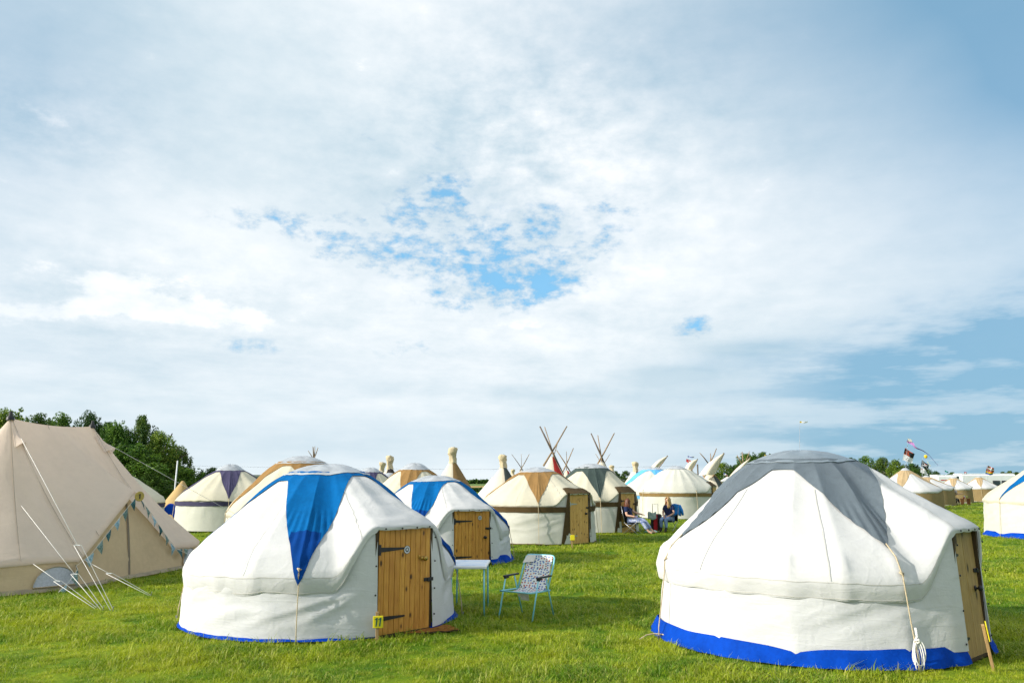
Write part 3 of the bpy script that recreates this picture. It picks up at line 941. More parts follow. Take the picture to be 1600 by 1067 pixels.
def make_bell_tent():
    e1 = Vector((.15, .989, 0)).normalized()              # along the ridge
    e2 = Vector((e1.y, -e1.x, 0))                          # out towards the yurts
    M0 = Vector((-9.72, 16.95, 0))
    T = thing('bell_tent', 'large beige twin-pole bell tent with open triangular porch at the left edge', 'tent', M0)
    L, W, HR, ZE, LF = 1.22, 2.18, 3.13, .50, 1.75       # LF: the far end runs on a little before it rounds off
    lc, ll, lr, ZP = .05, -1.70, 1.22, 1.70                # door peak and corners along the side
    FOOT.append((M0.x, M0.y, 2.2)); FOOT.append((M0.x, M0.y - 1.6, 2.0)); FOOT.append((M0.x + .3, M0.y + 2.0, 2.1))

    def side_t(l):
        k = abs(l) - (LF if l > 0 else L)
        return W if k <= 0 else W * math.sqrt(max(0.0, 1 - (k / W) ** 2))
    cols = []                                              # (t, l, ze, l0, zone)
    right = sorted(set([-1.70, .05, 1.22] + list(np.linspace(-L - W + .002, LF + W - .002, 120)) + [-L - W + .02, LF + W - .02]))
    for l in right:
        t = side_t(l); z = ZE + .03 * math.sin(l * 2.1); zone = 0.0
        if ll <= l <= lr:
            zone = 1 - abs(l - lc) / ((lc - ll) if l < lc else (lr - lc))
            z = lerp(ZE, ZP, zone ** .94)
            t += -.22 * zone
        cols.append((t, l, z, max(-L, min(L, l * .8)), zone))
    for l in reversed(list(np.linspace(-L - W + .01, LF + W - .01, 40))):
        cols.append((-side_t(l), l, ZE, max(-L, min(L, l * .8)), 0.0))

    def W3(t, l, z): return e2 * t + e1 * l + Vector((0, 0, z))
    nr = 22
    V, F = [], []
    for j in range(nr + 1):
        u = j / nr
        for (t, l, z, l0, zn) in cols:
            zr = HR - .07 * (1 - (l0 / L) ** 2)
            sag = .17 * (1 - .55 * zn) * 4 * u * (1 - u)
            wr = .020 * pn(l * 3 + u * 2.2, u * 5, 3) * math.sin(math.pi * u) + .022 * abs(pn((l - u * 1.4) * 2.6, (l + u * 2.0) * .7, 9)) * math.sin(math.pi * u)
            V.append(W3(t * u, lerp(l0, l, u), lerp(zr, z, u) - sag + wr))
    n = len(cols)
    for (t, l, z, l0, zn) in cols: V.append(W3(t - .012, l, z - .05))
    for j in range(nr + 1):
        for i in range(n): F.append((j * n + i, j * n + (i + 1) % n, (j + 1) * n + (i + 1) % n, (j + 1) * n + i))
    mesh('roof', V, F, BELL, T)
    def roof_at(l, u, off=.01):
        k = min(range(n), key=lambda i: abs(cols[i][1] - l) + (9 if cols[i][0] < 0 else 0))
        j = max(0, min(nr, u * nr)); j0 = min(nr - 1, int(j)); fr = j - j0
        p_ = Vector(V_roof[j0 * n + k]).lerp(Vector(V_roof[(j0 + 1) * n + k]), fr)
        return p_ + e2 * off * .7 + Vector((0, 0, off * .7))
    V_roof = list(V)
    # walls under the eaves, the porch wall set back
    V, F = [], []
    for j in range(9):
        u = j / 8
        for (t, l, z, l0, zn) in cols:
            s = 1 if t > 0 else -1
            back = .05 + .17 * zn
            tt = t - s * back * (1 - u) + s * (.05 + .22 * zn * .8) * u
            pk = .022 * pn(l * 2.4 + u * 3, u * 6 - l, 21) + .014 * pn(l * 7, u * 3, 4)
            V.append(W3(tt + pk * math.sin(math.pi * (.15 + .8 * u)), l, lerp(z - .01 - .05 * zn, 0.0, u) + (.02 * pn(l * 5, 2) if 0 < j < 8 else 0)))
    for j in range(8):
        for i in range(n): F.append((j * n + i, j * n + (i + 1) % n, (j + 1) * n + (i + 1) % n, (j + 1) * n + i))
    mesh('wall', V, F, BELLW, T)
    # muddy sod cloth at the foot
    V, F = [], []
    for j in range(2):
        for (t, l, z, l0, zn) in cols:
            s = 1 if t > 0 else -1
            V.append(W3(t + s * (.05 + .18 * zn + .05 * j), l, .075 - .065 * j + .01 * pn(l * 6, j)))
    for i in range(n): F.append((i, (i + 1) % n, n + (i + 1) % n, n + i))
    mesh('sod_cloth', V, F, material('sod_cloth', (.36, .30, .21), .9, .2, 5.0), T)
    # mesh windows
    for lm, ww in ((-2.10, .36), (1.95, .36)):
        rows = []
        for j in range(5):
            v = j / 4
            row = []
            for i in range(13):
                x = -1 + 2 * i / 12
                hgt = .33 * math.sqrt(max(0.02, 1 - x * x))
                l = lm + x * ww
                t = side_t(l) + .045
                row.append(W3(t + .012 - .06 * v * hgt / .33, l, .09 + hgt * v))
            rows.append(row)
        q = MB(); q.sheet(rows); wn = q.build('window', MESH_W, T, smooth=True)
        q = MB(); q.tube([Vector(p_) + e2 * .006 for p_ in rows[-1]] + [Vector(p_) + e2 * .006 for p_ in reversed(rows[0])], .011, 5, closed=True); q.build('window_frame', BELLW, wn, smooth=True)
    # zip flap down the porch wall
    rows = []
    for j in range(12):
        u = j / 11
        l = lc - .03 - .26 * u ** 1.5
        t = W - .22 - lerp(.20, -.20, u) + .014
        rows.append([W3(t, l - .035, lerp(ZP - .10, .08, u)), W3(t + .008, l, lerp(ZP - .10, .08, u)), W3(t, l + .035, lerp(ZP - .10, .08, u))])
    q = MB(); q.sheet(rows); q.build('zip_flap', material('zip_flap', (.22, .175, .125), .9), T, smooth=True)
    # porch lining, warm where the sun comes through the cloth
    # caps on the poles and vents under them
    for s in (-1, 1):
        top = W3(0, s * L, HR)
        q = MB(); q.lathe([(.075, -.04), (.07, .02), (.035, .05), (.028, .13), (0, .14)], 10, c=top); q.build('pole_cap', BLACK, T, smooth=True)
        rows = []
        lv = s * (L + .75) if s < 0 else L + .55
        for j in range(6):
            u = j / 5
            row = []
            for i in range(9):
                v = i / 8 * 2 - 1
                row.append(roof_at(lv + .45 * v, .07 + .12 * u, .012 + .16 * u ** 1.6 * (1 - v * v)))
            rows.append(row)
        q = MB(); q.sheet(rows); q.build('vent', BELL, T, smooth=True)
    # seams
    for l0, l1 in ((-L * .98, -1.64), (-.2, -1.2), (-L, -2.6), (L * .98, .6), (L, 1.25)):
        A_, B_ = [], []
        t1 = side_t(l1)
        zn = 0.0
        if ll <= l1 <= lr: zn = 1 - abs(l1 - lc) / ((lc - ll) if l1 < lc else (lr - lc))
        z1 = lerp(ZE, ZP, zn ** .94) if zn > 0 else ZE + .03 * math.sin(l1 * 2.1)
        t1 += -.22 * zn
        for j in range(18):
            u = j / 17
            zz = lerp(HR - .07 * (1 - (l0 / L) ** 2), z1, u) - .17 * (1 - .55 * zn) * 4 * u * (1 - u) + .026
            for lst, d in ((A_, -.007), (B_, .007)): lst.append(W3(t1 * u + .004, lerp(l0, l1, u) + d, zz))
        q = MB(); q.sheet([A_, B_]); q.build('seam', material('bell_seam', (.42, .35, .28), .9), T, smooth=True)
    # guy lines, each with a slider from which the cord runs double to the peg
    def guy(p0, g0, frac, rr=.0042):
        p0 = Vector(p0) - M0; g = Vector(g0) - M0
        k = p0.lerp(g, frac)
        q = MB(); q.tube([p0, k], rr, 5)
        sd = Vector((g - p0).cross(Vector((0, 0, 1)))).normalized() * .07
        q.tube([k, k + sd * .8, g + sd * .3], rr, 5); q.tube([k, k - sd * .8, g - sd * .3], rr, 5)
        q.build('guy_line', ROPEW, T, smooth=True)
        q = MB(); q.box(k, (.09, .014, .014)); q.build('slider', PLASTICW, T)
        q = MB(); q.tube([g + Vector((0, 0, -.04)), g + Vector((.03, -.02, .06))], .008, 5); q.build('peg', STEEL, T)
    guy(M0 + roof_at(-L - .75, .15, .10), ground(175, 953), .68)
    guy(M0 + roof_at(-2.5, .58, .01), ground(160, 952), .70)
    guy(M0 + W3(side_t(-2.45), -2.45, ZE), ground(150, 950), .42)
    guy(M0 + W3(W, -1.66, ZE), ground(235, 930), .40)
    guy(M0 + roof_at(L + .55, .15, .10), (-5.2, 21.3, 0), .74)
    guy(M0 + W3(W - .02, 1.25, ZE), (-6.35, 18.0, 0), .5)
    # round wooden number disc and bunting hang on the tent: things of their own
    pk = M0 + W3(W - .16, lc, ZP - .10)
    disc = thing('number_disc', 'round yellow wooden disc hung at the peak of the bell tent porch', 'sign', pk, 0)
    q = MB(); Mx = Matrix.Rotation(rad(90), 4, 'Y') @ Matrix.Rotation(rad(0), 4, 'Z')
    q.lathe([(0, .012), (.095, .012), (.10, .008), (.10, -.008), (.095, -.012), (0, -.012)], 24, M=Matrix.Rotation(rad(-58), 4, 'Z') @ Matrix.Rotation(rad(90), 4, 'X') if False else Matrix.Rotation(rad(55), 4, 'Z') @ Matrix.Rotation(rad(90), 4, 'X'), c=(.06, -.03, 0))
    q.build('plate', material('disc_wood', (.50, .36, .09), .6, .1, 20), disc)
    q = MB(); Mr = Matrix.Rotation(rad(55), 4, 'Z')
    q.prism([(-.012, -.05), (.012, -.05), (.012, .05), (-.004, .05), (-.025, .03), (-.018, .022), (-.012, .026)], .004, M=Mr, c=Vector((.06, -.03, 0)) + Mr @ Vector((0, -.015, 0))); q.build('numeral', BLACK, disc)
    bt = thing('bunting', 'string of patterned teal triangle flags along the bell tent porch edge', 'bunting', M0)
    cloths = [material('bunting_teal', (.07, .19, .20), .8, .5, 22.0, col2=(.02, .04, .05)), material('bunting_leaf', (.30, .40, .38), .8, .5, 26.0, col2=(.03, .08, .06)), material('bunting_pale', (.45, .60, .68), .8, .4, 22.0, col2=(.12, .25, .33))]
    path = []
    for l in np.linspace(lc, ll - .1, 7): 
        zn = max(0, 1 - (lc - l) / (lc - ll)); path.append(W3(side_t(l) - .22 * zn + .05, l, lerp(ZE, ZP, zn ** .94) - .10))
    path += [W3(W + .12, ll - .25, .36), W3(W + .16, ll - .5, .18), W3(W + .20, ll - .8, .04)]
    path2 = []
    for l in np.linspace(lc, lr + .05, 7):
        zn = max(0, 1 - (l - lc) / (lr - lc)); path2.append(W3(side_t(l) - .22 * zn + .06, l, lerp(ZE, ZP, zn ** .94) - .07))
    path2 += [W3(W + .06, lr + .3, .44), W3(W + .04, lr + .6, .40)]
    k = 0
    for pth in (path, path2):
        q = MB(); q.tube(pth, .004, 4); q.build('string', PAPER, bt)
        acc = 0.0
        segs = [(pth[i], pth[i + 1]) for i in range(len(pth) - 1)]
        tot = sum((b_ - a_).length for a_, b_ in segs)
        nfl = 9 if pth is path else 8
        for f_ in range(nfl):
            d = (f_ + .5) / nfl * tot
            for a_, b_ in segs:
                if d <= (b_ - a_).length: break
                d -= (b_ - a_).length
            dr = (b_ - a_).normalized(); p = a_ + dr * d
            w = .11; h = .20 + random.uniform(-.02, .02)
            tw = random.uniform(-.05, .05)
            tip = p + Vector((.03 + tw, random.uniform(-.03, .03), -h))
            top0, top1 = p - dr * w, p + dr * w
            out = Vector((.02, -.01, 0))
            q = MB(); q.sheet([[top0, (top0 + top1) / 2 + out * .6, top1], [top0.lerp(tip, .5) + out, p.lerp(tip, .5) + out * 2, top1.lerp(tip, .5)], [tip, tip + Vector((0.002, 0, 0)), tip + Vector((.004, 0, 0))]])
            q.build('flag', cloths[k % 3], bt, smooth=True); k += 1
    return T


make_bell_tent()

# ------------------------------------------------------------------ tipis
TIPI = material('tipi_canvas', (.74, .67, .53), .9, .08, .8, .3, 60, transl=.15, spec=.1, stain=.2)
WRAPM = material('wrap_canvas', (.60, .51, .34), .9, .12, 2.5, .5, 30, transl=.1, spec=.1)
TIPI_TAN = material('tipi_tan', (.24, .145, .055), .9, .1, 1.0)
TIPI_DK = material('tipi_dark', (.045, .038, .035), .9, .1, 1.0)
TIPI_GR = material('tipi_green', (.05, .065, .06), .9, .1, 1.0)
TIPI_RED = material('tipi_red', (.42, .03, .02), .9, .1, 1.0)
TIPI_OR = material('tipi_tan_plain', (.46, .32, .14), .9, .1, 1.0, .3, 60)


def tipi(label, px, py, Yd, r, skin=TIPI, sector=None, wrap_h=0.0, wrap_w=.22, poles=None, flap=None, lean=0.0, name='tipi', coll=.16, canvas_top=None):
    """px, py: where the canvas ends at the top; the cone stands on the ground at distance Yd"""
    top = at(px, py, Yd)
    H = top.z
    T = thing(name, label, 'tipi', (top.x, Yd, 0), 0, 'tipis behind the yurts')
    FOOT.append((top.x, Yd, r))
    n = 36
    def surf(a, u, off=0.0):
        R = lerp(coll, r, u) * (1 - .03 * (1 - math.cos(12 * a)) / 2 * u) + off
        R += .03 * pn(a * 3, u * 4, px) * u
        return (R * math.sin(a) + lean * (1 - u), -R * math.cos(a), H * (1 - u))
    V, F = [], []
    for j in range(10):
        for k in range(n): V.append(surf(2 * math.pi * k / n, j / 9))
    for j in range(9):
        for k in range(n): F.append((j * n + k, j * n + (k + 1) % n, (j + 1) * n + (k + 1) % n, (j + 1) * n + k))
    mesh('cover', V, F, skin, T)
    if sector:
        a0, a1, mt = sector
        rows = [[surf(rad(lerp(a0, a1, i / 10)), j / 9, .02) for i in range(11)] for j in range(10)]
        q = MB(); q.sheet(rows); q.build('panel', mt, T, smooth=True)
    if wrap_h:
        q = MB(); rows = []
        for j in range(14):
            u = j / 13
            row = []
            for k in range(18):
                a = 2 * math.pi * k / 18
                rr = wrap_w * (.92 - .10 * math.sin(math.pi * min(1, u * 1.3)) + .16 * sst(u, .45, .8) - .75 * sst(u, .93, 1.0) * (.7 + .5 * math.sin(a + px))) + .085 * pn(a * 1.6, u * 4, px) + .02 * math.sin(a * 5 + u * 6)
                row.append((rr * math.sin(a) + lean + .05 * pn(u * 2, px), -rr * math.cos(a), H - .10 + (wrap_h + .10) * u + .04 * pn(a, u * 3, 5)))
            rows.append(row)
        q.sheet(rows, close=True); q.build('wrap', WRAPM, T, smooth=True)
        q = MB(); q.tube([(wrap_w * .90 * math.sin(a) + lean, -wrap_w * .90 * math.cos(a), H + .06 * math.sin(3 * a)) for a in [2 * math.pi * k / 14 for k in range(14)]], .028, 5, closed=True); q.build('tie', TIPI, T, smooth=True)
    for (x0, y0, x1, y1, dy, thick, mt) in (poles or []):
        A_ = at(x0, y0, Yd + dy) - T.location; B_ = at(x1, y1, Yd - dy) - T.location
        q = MB(); q.tube([A_, A_.lerp(B_, .5) + Vector((.02, 0, 0)), B_], [thick, thick * .85, thick * .6], 6); q.build('pole', mt, T, smooth=True)
    if flap:
        rows_px, tip = flap
        rows = []
        for j in range(9):
            u = j / 8
            row = []
            for i in range(9):
                v = i / 8
                x = lerp(lerp(rows_px[0][0], rows_px[1][0], v), tip[0], u); y = lerp(lerp(rows_px[0][1], rows_px[1][1], v), tip[1], u)
                bow_ = math.sin(math.pi * u) * (1 - v)
                row.append(at(x - 2.2 * bow_, y - 3.6 * bow_, Yd - .5 - .5 * math.sin(math.pi * v) * (1 - u)) - T.location)
            rows.append(row)
        q = MB(); q.sheet(rows); q.build('smoke_flap', TIPI, T, smooth=True)
    return T


tipi('cream tipi with wide tan panel and tall wrapped top, tallest wrapped one', 707, 723, 46, 2.05, sector=(8, 100, TIPI_TAN), wrap_h=.88, wrap_w=.24, coll=.20)
tipi('tipi with charcoal panel and wrapped top, left of the tan-topped yurt', 608.5, 733, 55, 2.1, sector=(-20, 80, TIPI_DK), wrap_h=.92, wrap_w=.24, coll=.22)
tipi('small wrapped tipi top showing just left of the charcoal one', 596.5, 737, 66, 2.0, wrap_h=.78, wrap_w=.24, coll=.22)
tipi('white tipi with dark green collar and wrapped top beside the tan-star yurt', 786, 731, 52, 2.1, sector=(10, 75, TIPI_GR), wrap_h=.86, wrap_w=.25, coll=.22)
tipi('low white tipi at the foot of the dark green collared one', 771, 745, 60, 2.0, skin=WHITE, coll=.1)
tipi('tipi with brown collar and wrapped top between the green-star and plain yurts', 993, 737, 58, 2.1, sector=(0, 70, TIPI_DK), wrap_h=.72, wrap_w=.20, coll=.24)
tipi('wrapped tipi top right behind the green-star yurt crown', 956, 737, 62, 1.9, wrap_h=.50, wrap_w=.18, coll=.2)
tipi('tiny wrapped tipi top left of the tan-star yurt crown', 801, 741, 80, 1.9, wrap_h=.5, wrap_w=.20, coll=.2)
tipi('tipi with red panel under the tallest crossed poles', 862.5, 714, 50, 2.0, sector=(10, 60, TIPI_RED), coll=.10,
     poles=[(880, 742, 843.5, 666, .3, .075, POLED), (849, 728, 886, 665.5, .1, .06, POLEW), (874, 742, 851, 667, -.2, .045, POLEW), (860, 725, 872, 690, .4, .03, POLEW)])
tipi('red-trimmed tipi with thin crossed poles right of the tallest poles', 885.5, 735, 60, 1.7, sector=(10, 60, TIPI_RED), coll=.10,
     poles=[(893, 740, 869.5, 703, .2, .05, POLEW), (878, 740, 896, 700, -.1, .05, POLEW), (885, 740, 885, 705, .3, .03, POLEW)])
tipi('tipi under tall crossed poles behind the green-star yurt', 940, 722, 52, 2.0, coll=.14,
     poles=[(951, 740, 923.5, 677, .3, .065, POLED), (931, 730, 960, 676.5, .1, .055, POLEW), (942, 735, 934, 680, -.2, .045, POLEW)])
tipi('distant tipi with thin poles fanning out behind the green-star poles', 940, 728, 74, 1.9, coll=.12,
     poles=[(945, 735, 930.5, 708.5, .2, .035, POLEW), (936, 735, 953.5, 708.5, -.1, .035, POLEW)])
tipi('distant tipi with three thin poles fanned above the tan-star yurt', 815, 735, 75, 1.9, coll=.12,
     poles=[(818, 736, 799.5, 709.5, .2, .04, POLED), (812, 736, 827, 709.5, -.1, .045, POLEW), (814.5, 736, 814.5, 709, .3, .025, POLEW)])
tipi('tipi with a tight bundle of short poles behind the tan crown', 490, 717, 48, 1.9, coll=.10, skin=TIPI_OR,
     poles=[(491, 720, 481.5, 704, .2, .03, POLEW), (489, 720, 497, 699, -.1, .035, POLEW), (490, 720, 489, 698, .3, .05, POLEW), (490.5, 720, 492, 697, .1, .03, POLEW)])
tipi('tan tipi near the purple-star yurt, in front of the dark trees', 282, 751, 40, 1.35, skin=TIPI_OR, coll=.05, lean=.12)
tipi('tipi with a large cream smoke flap, green panel, right of the plain white yurt', 1110, 742, 46, 1.9, sector=(20, 75, TIPI_GR), coll=.22, flap=(((1092, 742), (1117, 741)), (1131, 708)),
     poles=[(1131, 708, 1108, 756, .5, .05, POLEW), (1106, 723, 1093.5, 707.5, .2, .035, POLEW), (1110, 722, 1110, 708, -.2, .03, POLEW), (1111, 720, 1119.5, 700.5, -.1, .035, POLEW), (1109, 733, 1137, 766, -.6, .035, POLEW), (1099, 743, 1104, 750, .2, .06, POLEW)])
tipi('tipi with an upswept cream smoke flap before the dark wood', 1152, 747, 48, 1.8, sector=(20, 75, TIPI_GR), coll=.22, flap=(((1131, 757), (1158, 743)), (1172, 716)),
     poles=[(1172, 715, 1150, 750, .5, .05, POLEW), (1131, 757, 1126, 762, .1, .05, POLEW)])
tipi('orange-trimmed tipi with three thin poles against the dark wood', 1163, 733, 58, 1.8, sector=(10, 60, material('tipi_orange', (.55, .16, .05), .9)), coll=.08,
     poles=[(1166, 738, 1151.5, 711, .2, .04, POLEW), (1163, 745, 1159.5, 706, -.1, .055, POLEW), (1160, 735, 1171, 705, .3, .035, POLEW)])
tipi('tipi whose cream smoke flap points up behind the light blue yurt', 1022, 735, 56, 1.8, coll=.15, flap=(((1012, 737), (1026, 733)), (1043, 712.5)), poles=[(1043, 712, 1026, 735, .4, .045, POLEW)])
tipi('tipi with a small upturned flap beneath the red flag', 1077, 731, 62, 1.8, coll=.15, flap=(((1069, 733), (1081, 733)), (1090, 717.5)), poles=[(1090, 717, 1080, 736, .4, .045, POLEW)])

# ------------------------------------------------------------------ folding table and lawn chair


def folding_table():
    p = [ground(755, 970), ground(700, 968), ground(768, 941), ground(713, 941)]
    c = sum(p, Vector()) / 4
    rz = math.atan2((p[0] - p[1]).y, (p[0] - p[1]).x)
    w, d, h = .54, 1.00, .70
    T = thing('folding_table', 'white-topped folding table with pale blue legs in front of the yurts', 'table', (c.x, c.y - .05, 0), rad(-2))
    d = .92
    q = MB(); q.box((0, 0, h - .022), (w, d, .044), bev=.012); top = q.build('tabletop', PLASTICW, T)
    pm = material('marble_print', (.74, .78, .83), .35, .3, 6.0, col2=(.42, .56, .76))
    q = MB(); q.box((0, 0, h + .0015), (w - .05, d - .05, .003)); q.build('print', pm, top)
    q = MB()
    for sx in (-1, 1):
        for sy in (-1, 1): q.box((sx * (w / 2 - .02), sy * (d / 2 - .02), h - .022), (.05, .05, .048), bev=.012)
    q.build('corner', PLASTICW, top)
    for sx in (-1, 1):
        for sy in (-1, 1):
            q = MB(); q.tube([(sx * (w / 2 - .035), sy * (d / 2 - .05), h - .045), (sx * (w / 2 - .028), sy * (d / 2 - .035), 0)], .0125, 8); q.build('leg', PALEBLUE, T, smooth=True)
    return T


folding_table()


def lawn_chair():
    fl, fr, br, bl = ground(782, 967), ground(824, 971), ground(862, 961), ground(821, 956)
    c = (fl + fr + br + bl) / 4
    T = thing('lawn_chair', 'folding lawn chair with dotted white sling and pale blue frame', 'chair', (c.x, c.y, 0), rad(-38) * 0)
    # axes from the feet: f forward, s sideways
    f = ((fl + fr) / 2 - (bl + br) / 2); f.z = 0; depth = f.length; f.normalize()
    s = Vector((-f.y, f.x, 0))                       # to the sitter's left
    if s.y > 0 and False: s = -s
    def Q(a, b, z): return f * a + s * b + Vector((0, 0, z))
    hw_ = .25
    SE = .375
    front_leg, back_leg = [], []
    for sg in (-1, 1):
        # front foot to the arm's front, back foot to the arm's middle
        q = MB(); q.tube([Q(.30, sg * .275, 0), Q(.12, sg * .275, .55)], .0105, 8); q.build('leg', PALEBLUE, T, smooth=True)
        q = MB(); q.tube([Q(-.32, sg * .265, 0), Q(-.10, sg * .265, .55)], .0105, 8); q.build('leg', PALEBLUE, T, smooth=True)
        q = MB(); q.box(Q(-.03, sg * .275, .562), (.40, .045, .024), bev=.008, M=Matrix.Rotation(math.atan2(f.y, f.x), 4, 'Z')); q.box(Q(.10, sg * .275, .542), (.10, .04, .03), bev=.008, M=Matrix.Rotation(math.atan2(f.y, f.x), 4, 'Z')); q.build('armrest', BLACK, T)
    q = MB(); q.tube([Q(.30, -.25, SE), Q(.30, .25, SE), Q(-.25, .25, SE - .02), Q(-.25, -.25, SE - .02)], .011, 8, closed=True); q.build('seat_frame', PALEBLUE, T, smooth=True)
    bk = [Q(-.17, -.25, SE - .02)]
    def B(u, b): return Q(-.17 - .25 * u, b, SE - .02 + .47 * u)
    bk = [B(0, -.25), B(.8, -.25), B(.93, -.24), B(.985, -.215), B(1, -.17), B(1, .17), B(.985, .215), B(.93, .24), B(.8, .25), B(0, .25)]
    q = MB(); q.tube(bk, .0125, 8); q.build('back_frame', PALEBLUE, T, smooth=True)
    # dotted sling
    m = bpy.data.materials.new('dotted_sling'); m.use_nodes = True
    t = m.node_tree; t.nodes.clear(); b = NB(t)
    uv = b.new('ShaderNodeUVMap').outputs[0]
    mp = b.new('ShaderNodeMapping'); b.link(uv, mp.inputs[0]); mp.inputs['Scale'].default_value = (17, 20, 1)
    vo = b.new('ShaderNodeTexVoronoi'); vo.voronoi_dimensions = '2D'; vo.inputs['Randomness'].default_value = .62; vo.inputs['Scale'].default_value = .62
    b.link(mp.outputs[0], vo.inputs['Vector'])
    cs = b.new('ShaderNodeSeparateColor'); b.link(vo.outputs['Color'], cs.inputs[0])
    rp = b.new('ShaderNodeValToRGB'); b.link(cs.outputs[0], rp.inputs[0]); rp.color_ramp.interpolation = 'CONSTANT'
    el_ = rp.color_ramp.elements
    el_[0].position = 0; el_[0].color = (.02, .09, .42, 1); el_[1].position = .48; el_[1].color = (.42, .03, .03, 1)
    for ps, cc in ((.66, (.05, .28, .60, 1)), (.80, (.06, .05, .04, 1)), (.9, (.55, .22, .10, 1))):
        e_ = el_.new(ps); e_.color = cc
    c_ = b.mix(b.smooth(vo.outputs['Distance'], .33, .27), (.80, .81, .80), rp.outputs[0])
    p_ = b.new('ShaderNodeBsdfPrincipled'); b.put(p_.inputs['Base Color'], c_); p_.inputs['Roughness'].default_value = .7
    tr = b.new('ShaderNodeBsdfTranslucent'); b.put(tr.inputs[0], c_)
    mx = b.new('ShaderNodeMixShader'); mx.inputs[0].default_value = .25; b.link(p_.outputs[0], mx.inputs[1]); b.link(tr.outputs[0], mx.inputs[2])
    o_ = b.new('ShaderNodeOutputMaterial'); b.link(mx.outputs[0], o_.inputs[0])
    def sling(name, fn, ratio):
        rows = [[fn(j / 10, lerp(-.215, .215, i / 6)) for i in range(7)] for j in range(11)]
        q = MB(); q.sheet(rows); o = q.build(name, m, T, smooth=True)
        ul = o.data.uv_layers.new()
        for li, lp in enumerate(o.data.loops):
            vi = lp.vertex_index; ul.data[li].uv = ((vi % 7) / 6 * .9, (vi // 7) / 10 * ratio)
        return o
    sling('seat', lambda u, y: Q(.30 - .52 * u, y, SE + .006 - .035 * math.sin(math.pi * u)), 1.0)
    sb = sling('backrest', lambda u, y: B(.04 + .955 * u, y) + f * (-.03 * math.sin(math.pi * u) * math.cos(y * 5) + .012), 1.2)
    q = MB(); q.sheet([[B(.98, -.22) + f * .03, B(.99, -.06) + f * .03], [B(.76, -.26) + f * .035, B(.80, -.08) + f * .03]]); q.build('paper_label', PAPER, T)
    q = MB(); q.sheet([[Q(.02, -.10, SE - .03), Q(-.02, .02, SE - .03)], [Q(-.02, -.10, SE - .15), Q(-.08, .0, SE - .16)]]); q.sheet([[Q(.10, -.10, SE - .02), Q(.06, -.04, SE - .03)], [Q(.06, -.10, SE - .09), Q(.03, -.06, SE - .10)]]); q.build('paper_tag', PAPER, T)
    return T


lawn_chair()

# ------------------------------------------------------------------ number posts, mat, ropes on the grass


def number_post(label, base, h, lean, tag_c, tag_n=None, rz=0.0, scale=1.0):
    T = thing('number_post', label, 'number post', base, rz, 'wooden number posts by the doors')
    q = MB(); w = .045 * scale
    top = Vector((lean[0], lean[1], h))
    M = Vector((0, 0, 1)).rotation_difference(top.normalized()).to_matrix().to_4x4()
    q.box(top / 2 - Vector((0, 0, .02)), (w, w * .7, top.length + .04), M=M, bev=.004); q.build('stake', STAKE, T)
    q = MB(); c = top * tag_c + M @ Vector((.01, -.026 * scale, 0))
    q.box(c, (.145 * scale, .012, .165 * scale), M=M, bev=.004); tg = q.build('tag', YELLOW, T)
    if tag_n:
        for dx in (-.022, .022):
            q = MB(); q.prism([(dx - .011, -.05), (dx + .005, -.05), (dx + .018, .05), (dx + .003, .05), (dx - .02, .032), (dx - .017, .024), (dx - .002, .03)], .003, M=M, c=c + M @ Vector((0, -.0085, 0))); q.build('numeral', INK, tg)
    return T


number_post('wooden stake with yellow tag reading 11 beside the front yurt door', ground(589, 1001), .34, (-.005, 0, 0), .66, '11', rz=rad(10), scale=.85)
number_post('leaning wooden stake with yellow tag by the grey-topped yurt', ground(1553, 1047), .46, (-.10, .06), .84, None, rz=rad(62))
number_post('small stake with yellow tag at the tan-star yurt door', ground(894, 857), .40, (0, 0), .78, None, scale=.9)
number_post('small stake with yellow tag at the green-star yurt door', ground(972, 831), .55, (0, 0), .8, None, scale=1.2)

# coir mat
c = ground(665, 985)
mat_o = thing('door_mat', 'brown coir doormat on the grass by the front yurt door', 'doormat', (c.x + .03, c.y + .02, .008), rad(24))
FOOT.append((c.x + .03, c.y + .02, .27))
q = MB()
rows = [[(lerp(-.36, .36, i / 12), lerp(-.21, .21, j / 7), .012 + .014 * pn(i * .5, j * .6, 3)) for i in range(13)] for j in range(8)]
q.sheet(rows); q.build('pile', COIR, mat_o, smooth=True)
q = MB(); q.box((0, 0, 0), (.73, .43, .012), bev=.005); q.build('backing', material('mat_backing', (.06, .04, .02), .9), mat_o)

# pale repair patch on the front yurt's wall
a_ = rad(46.5) - .285
q = MB(); q.sheet([[PA(a_ + k * .016 - .03, 1.885 + .004 * k, z - .012 * (4 - k)) for k in range(5)] for z in (.40, .335)]); q.build('patch', material('patch_canvas', (.56, .50, .36), .9), yA, smooth=True)

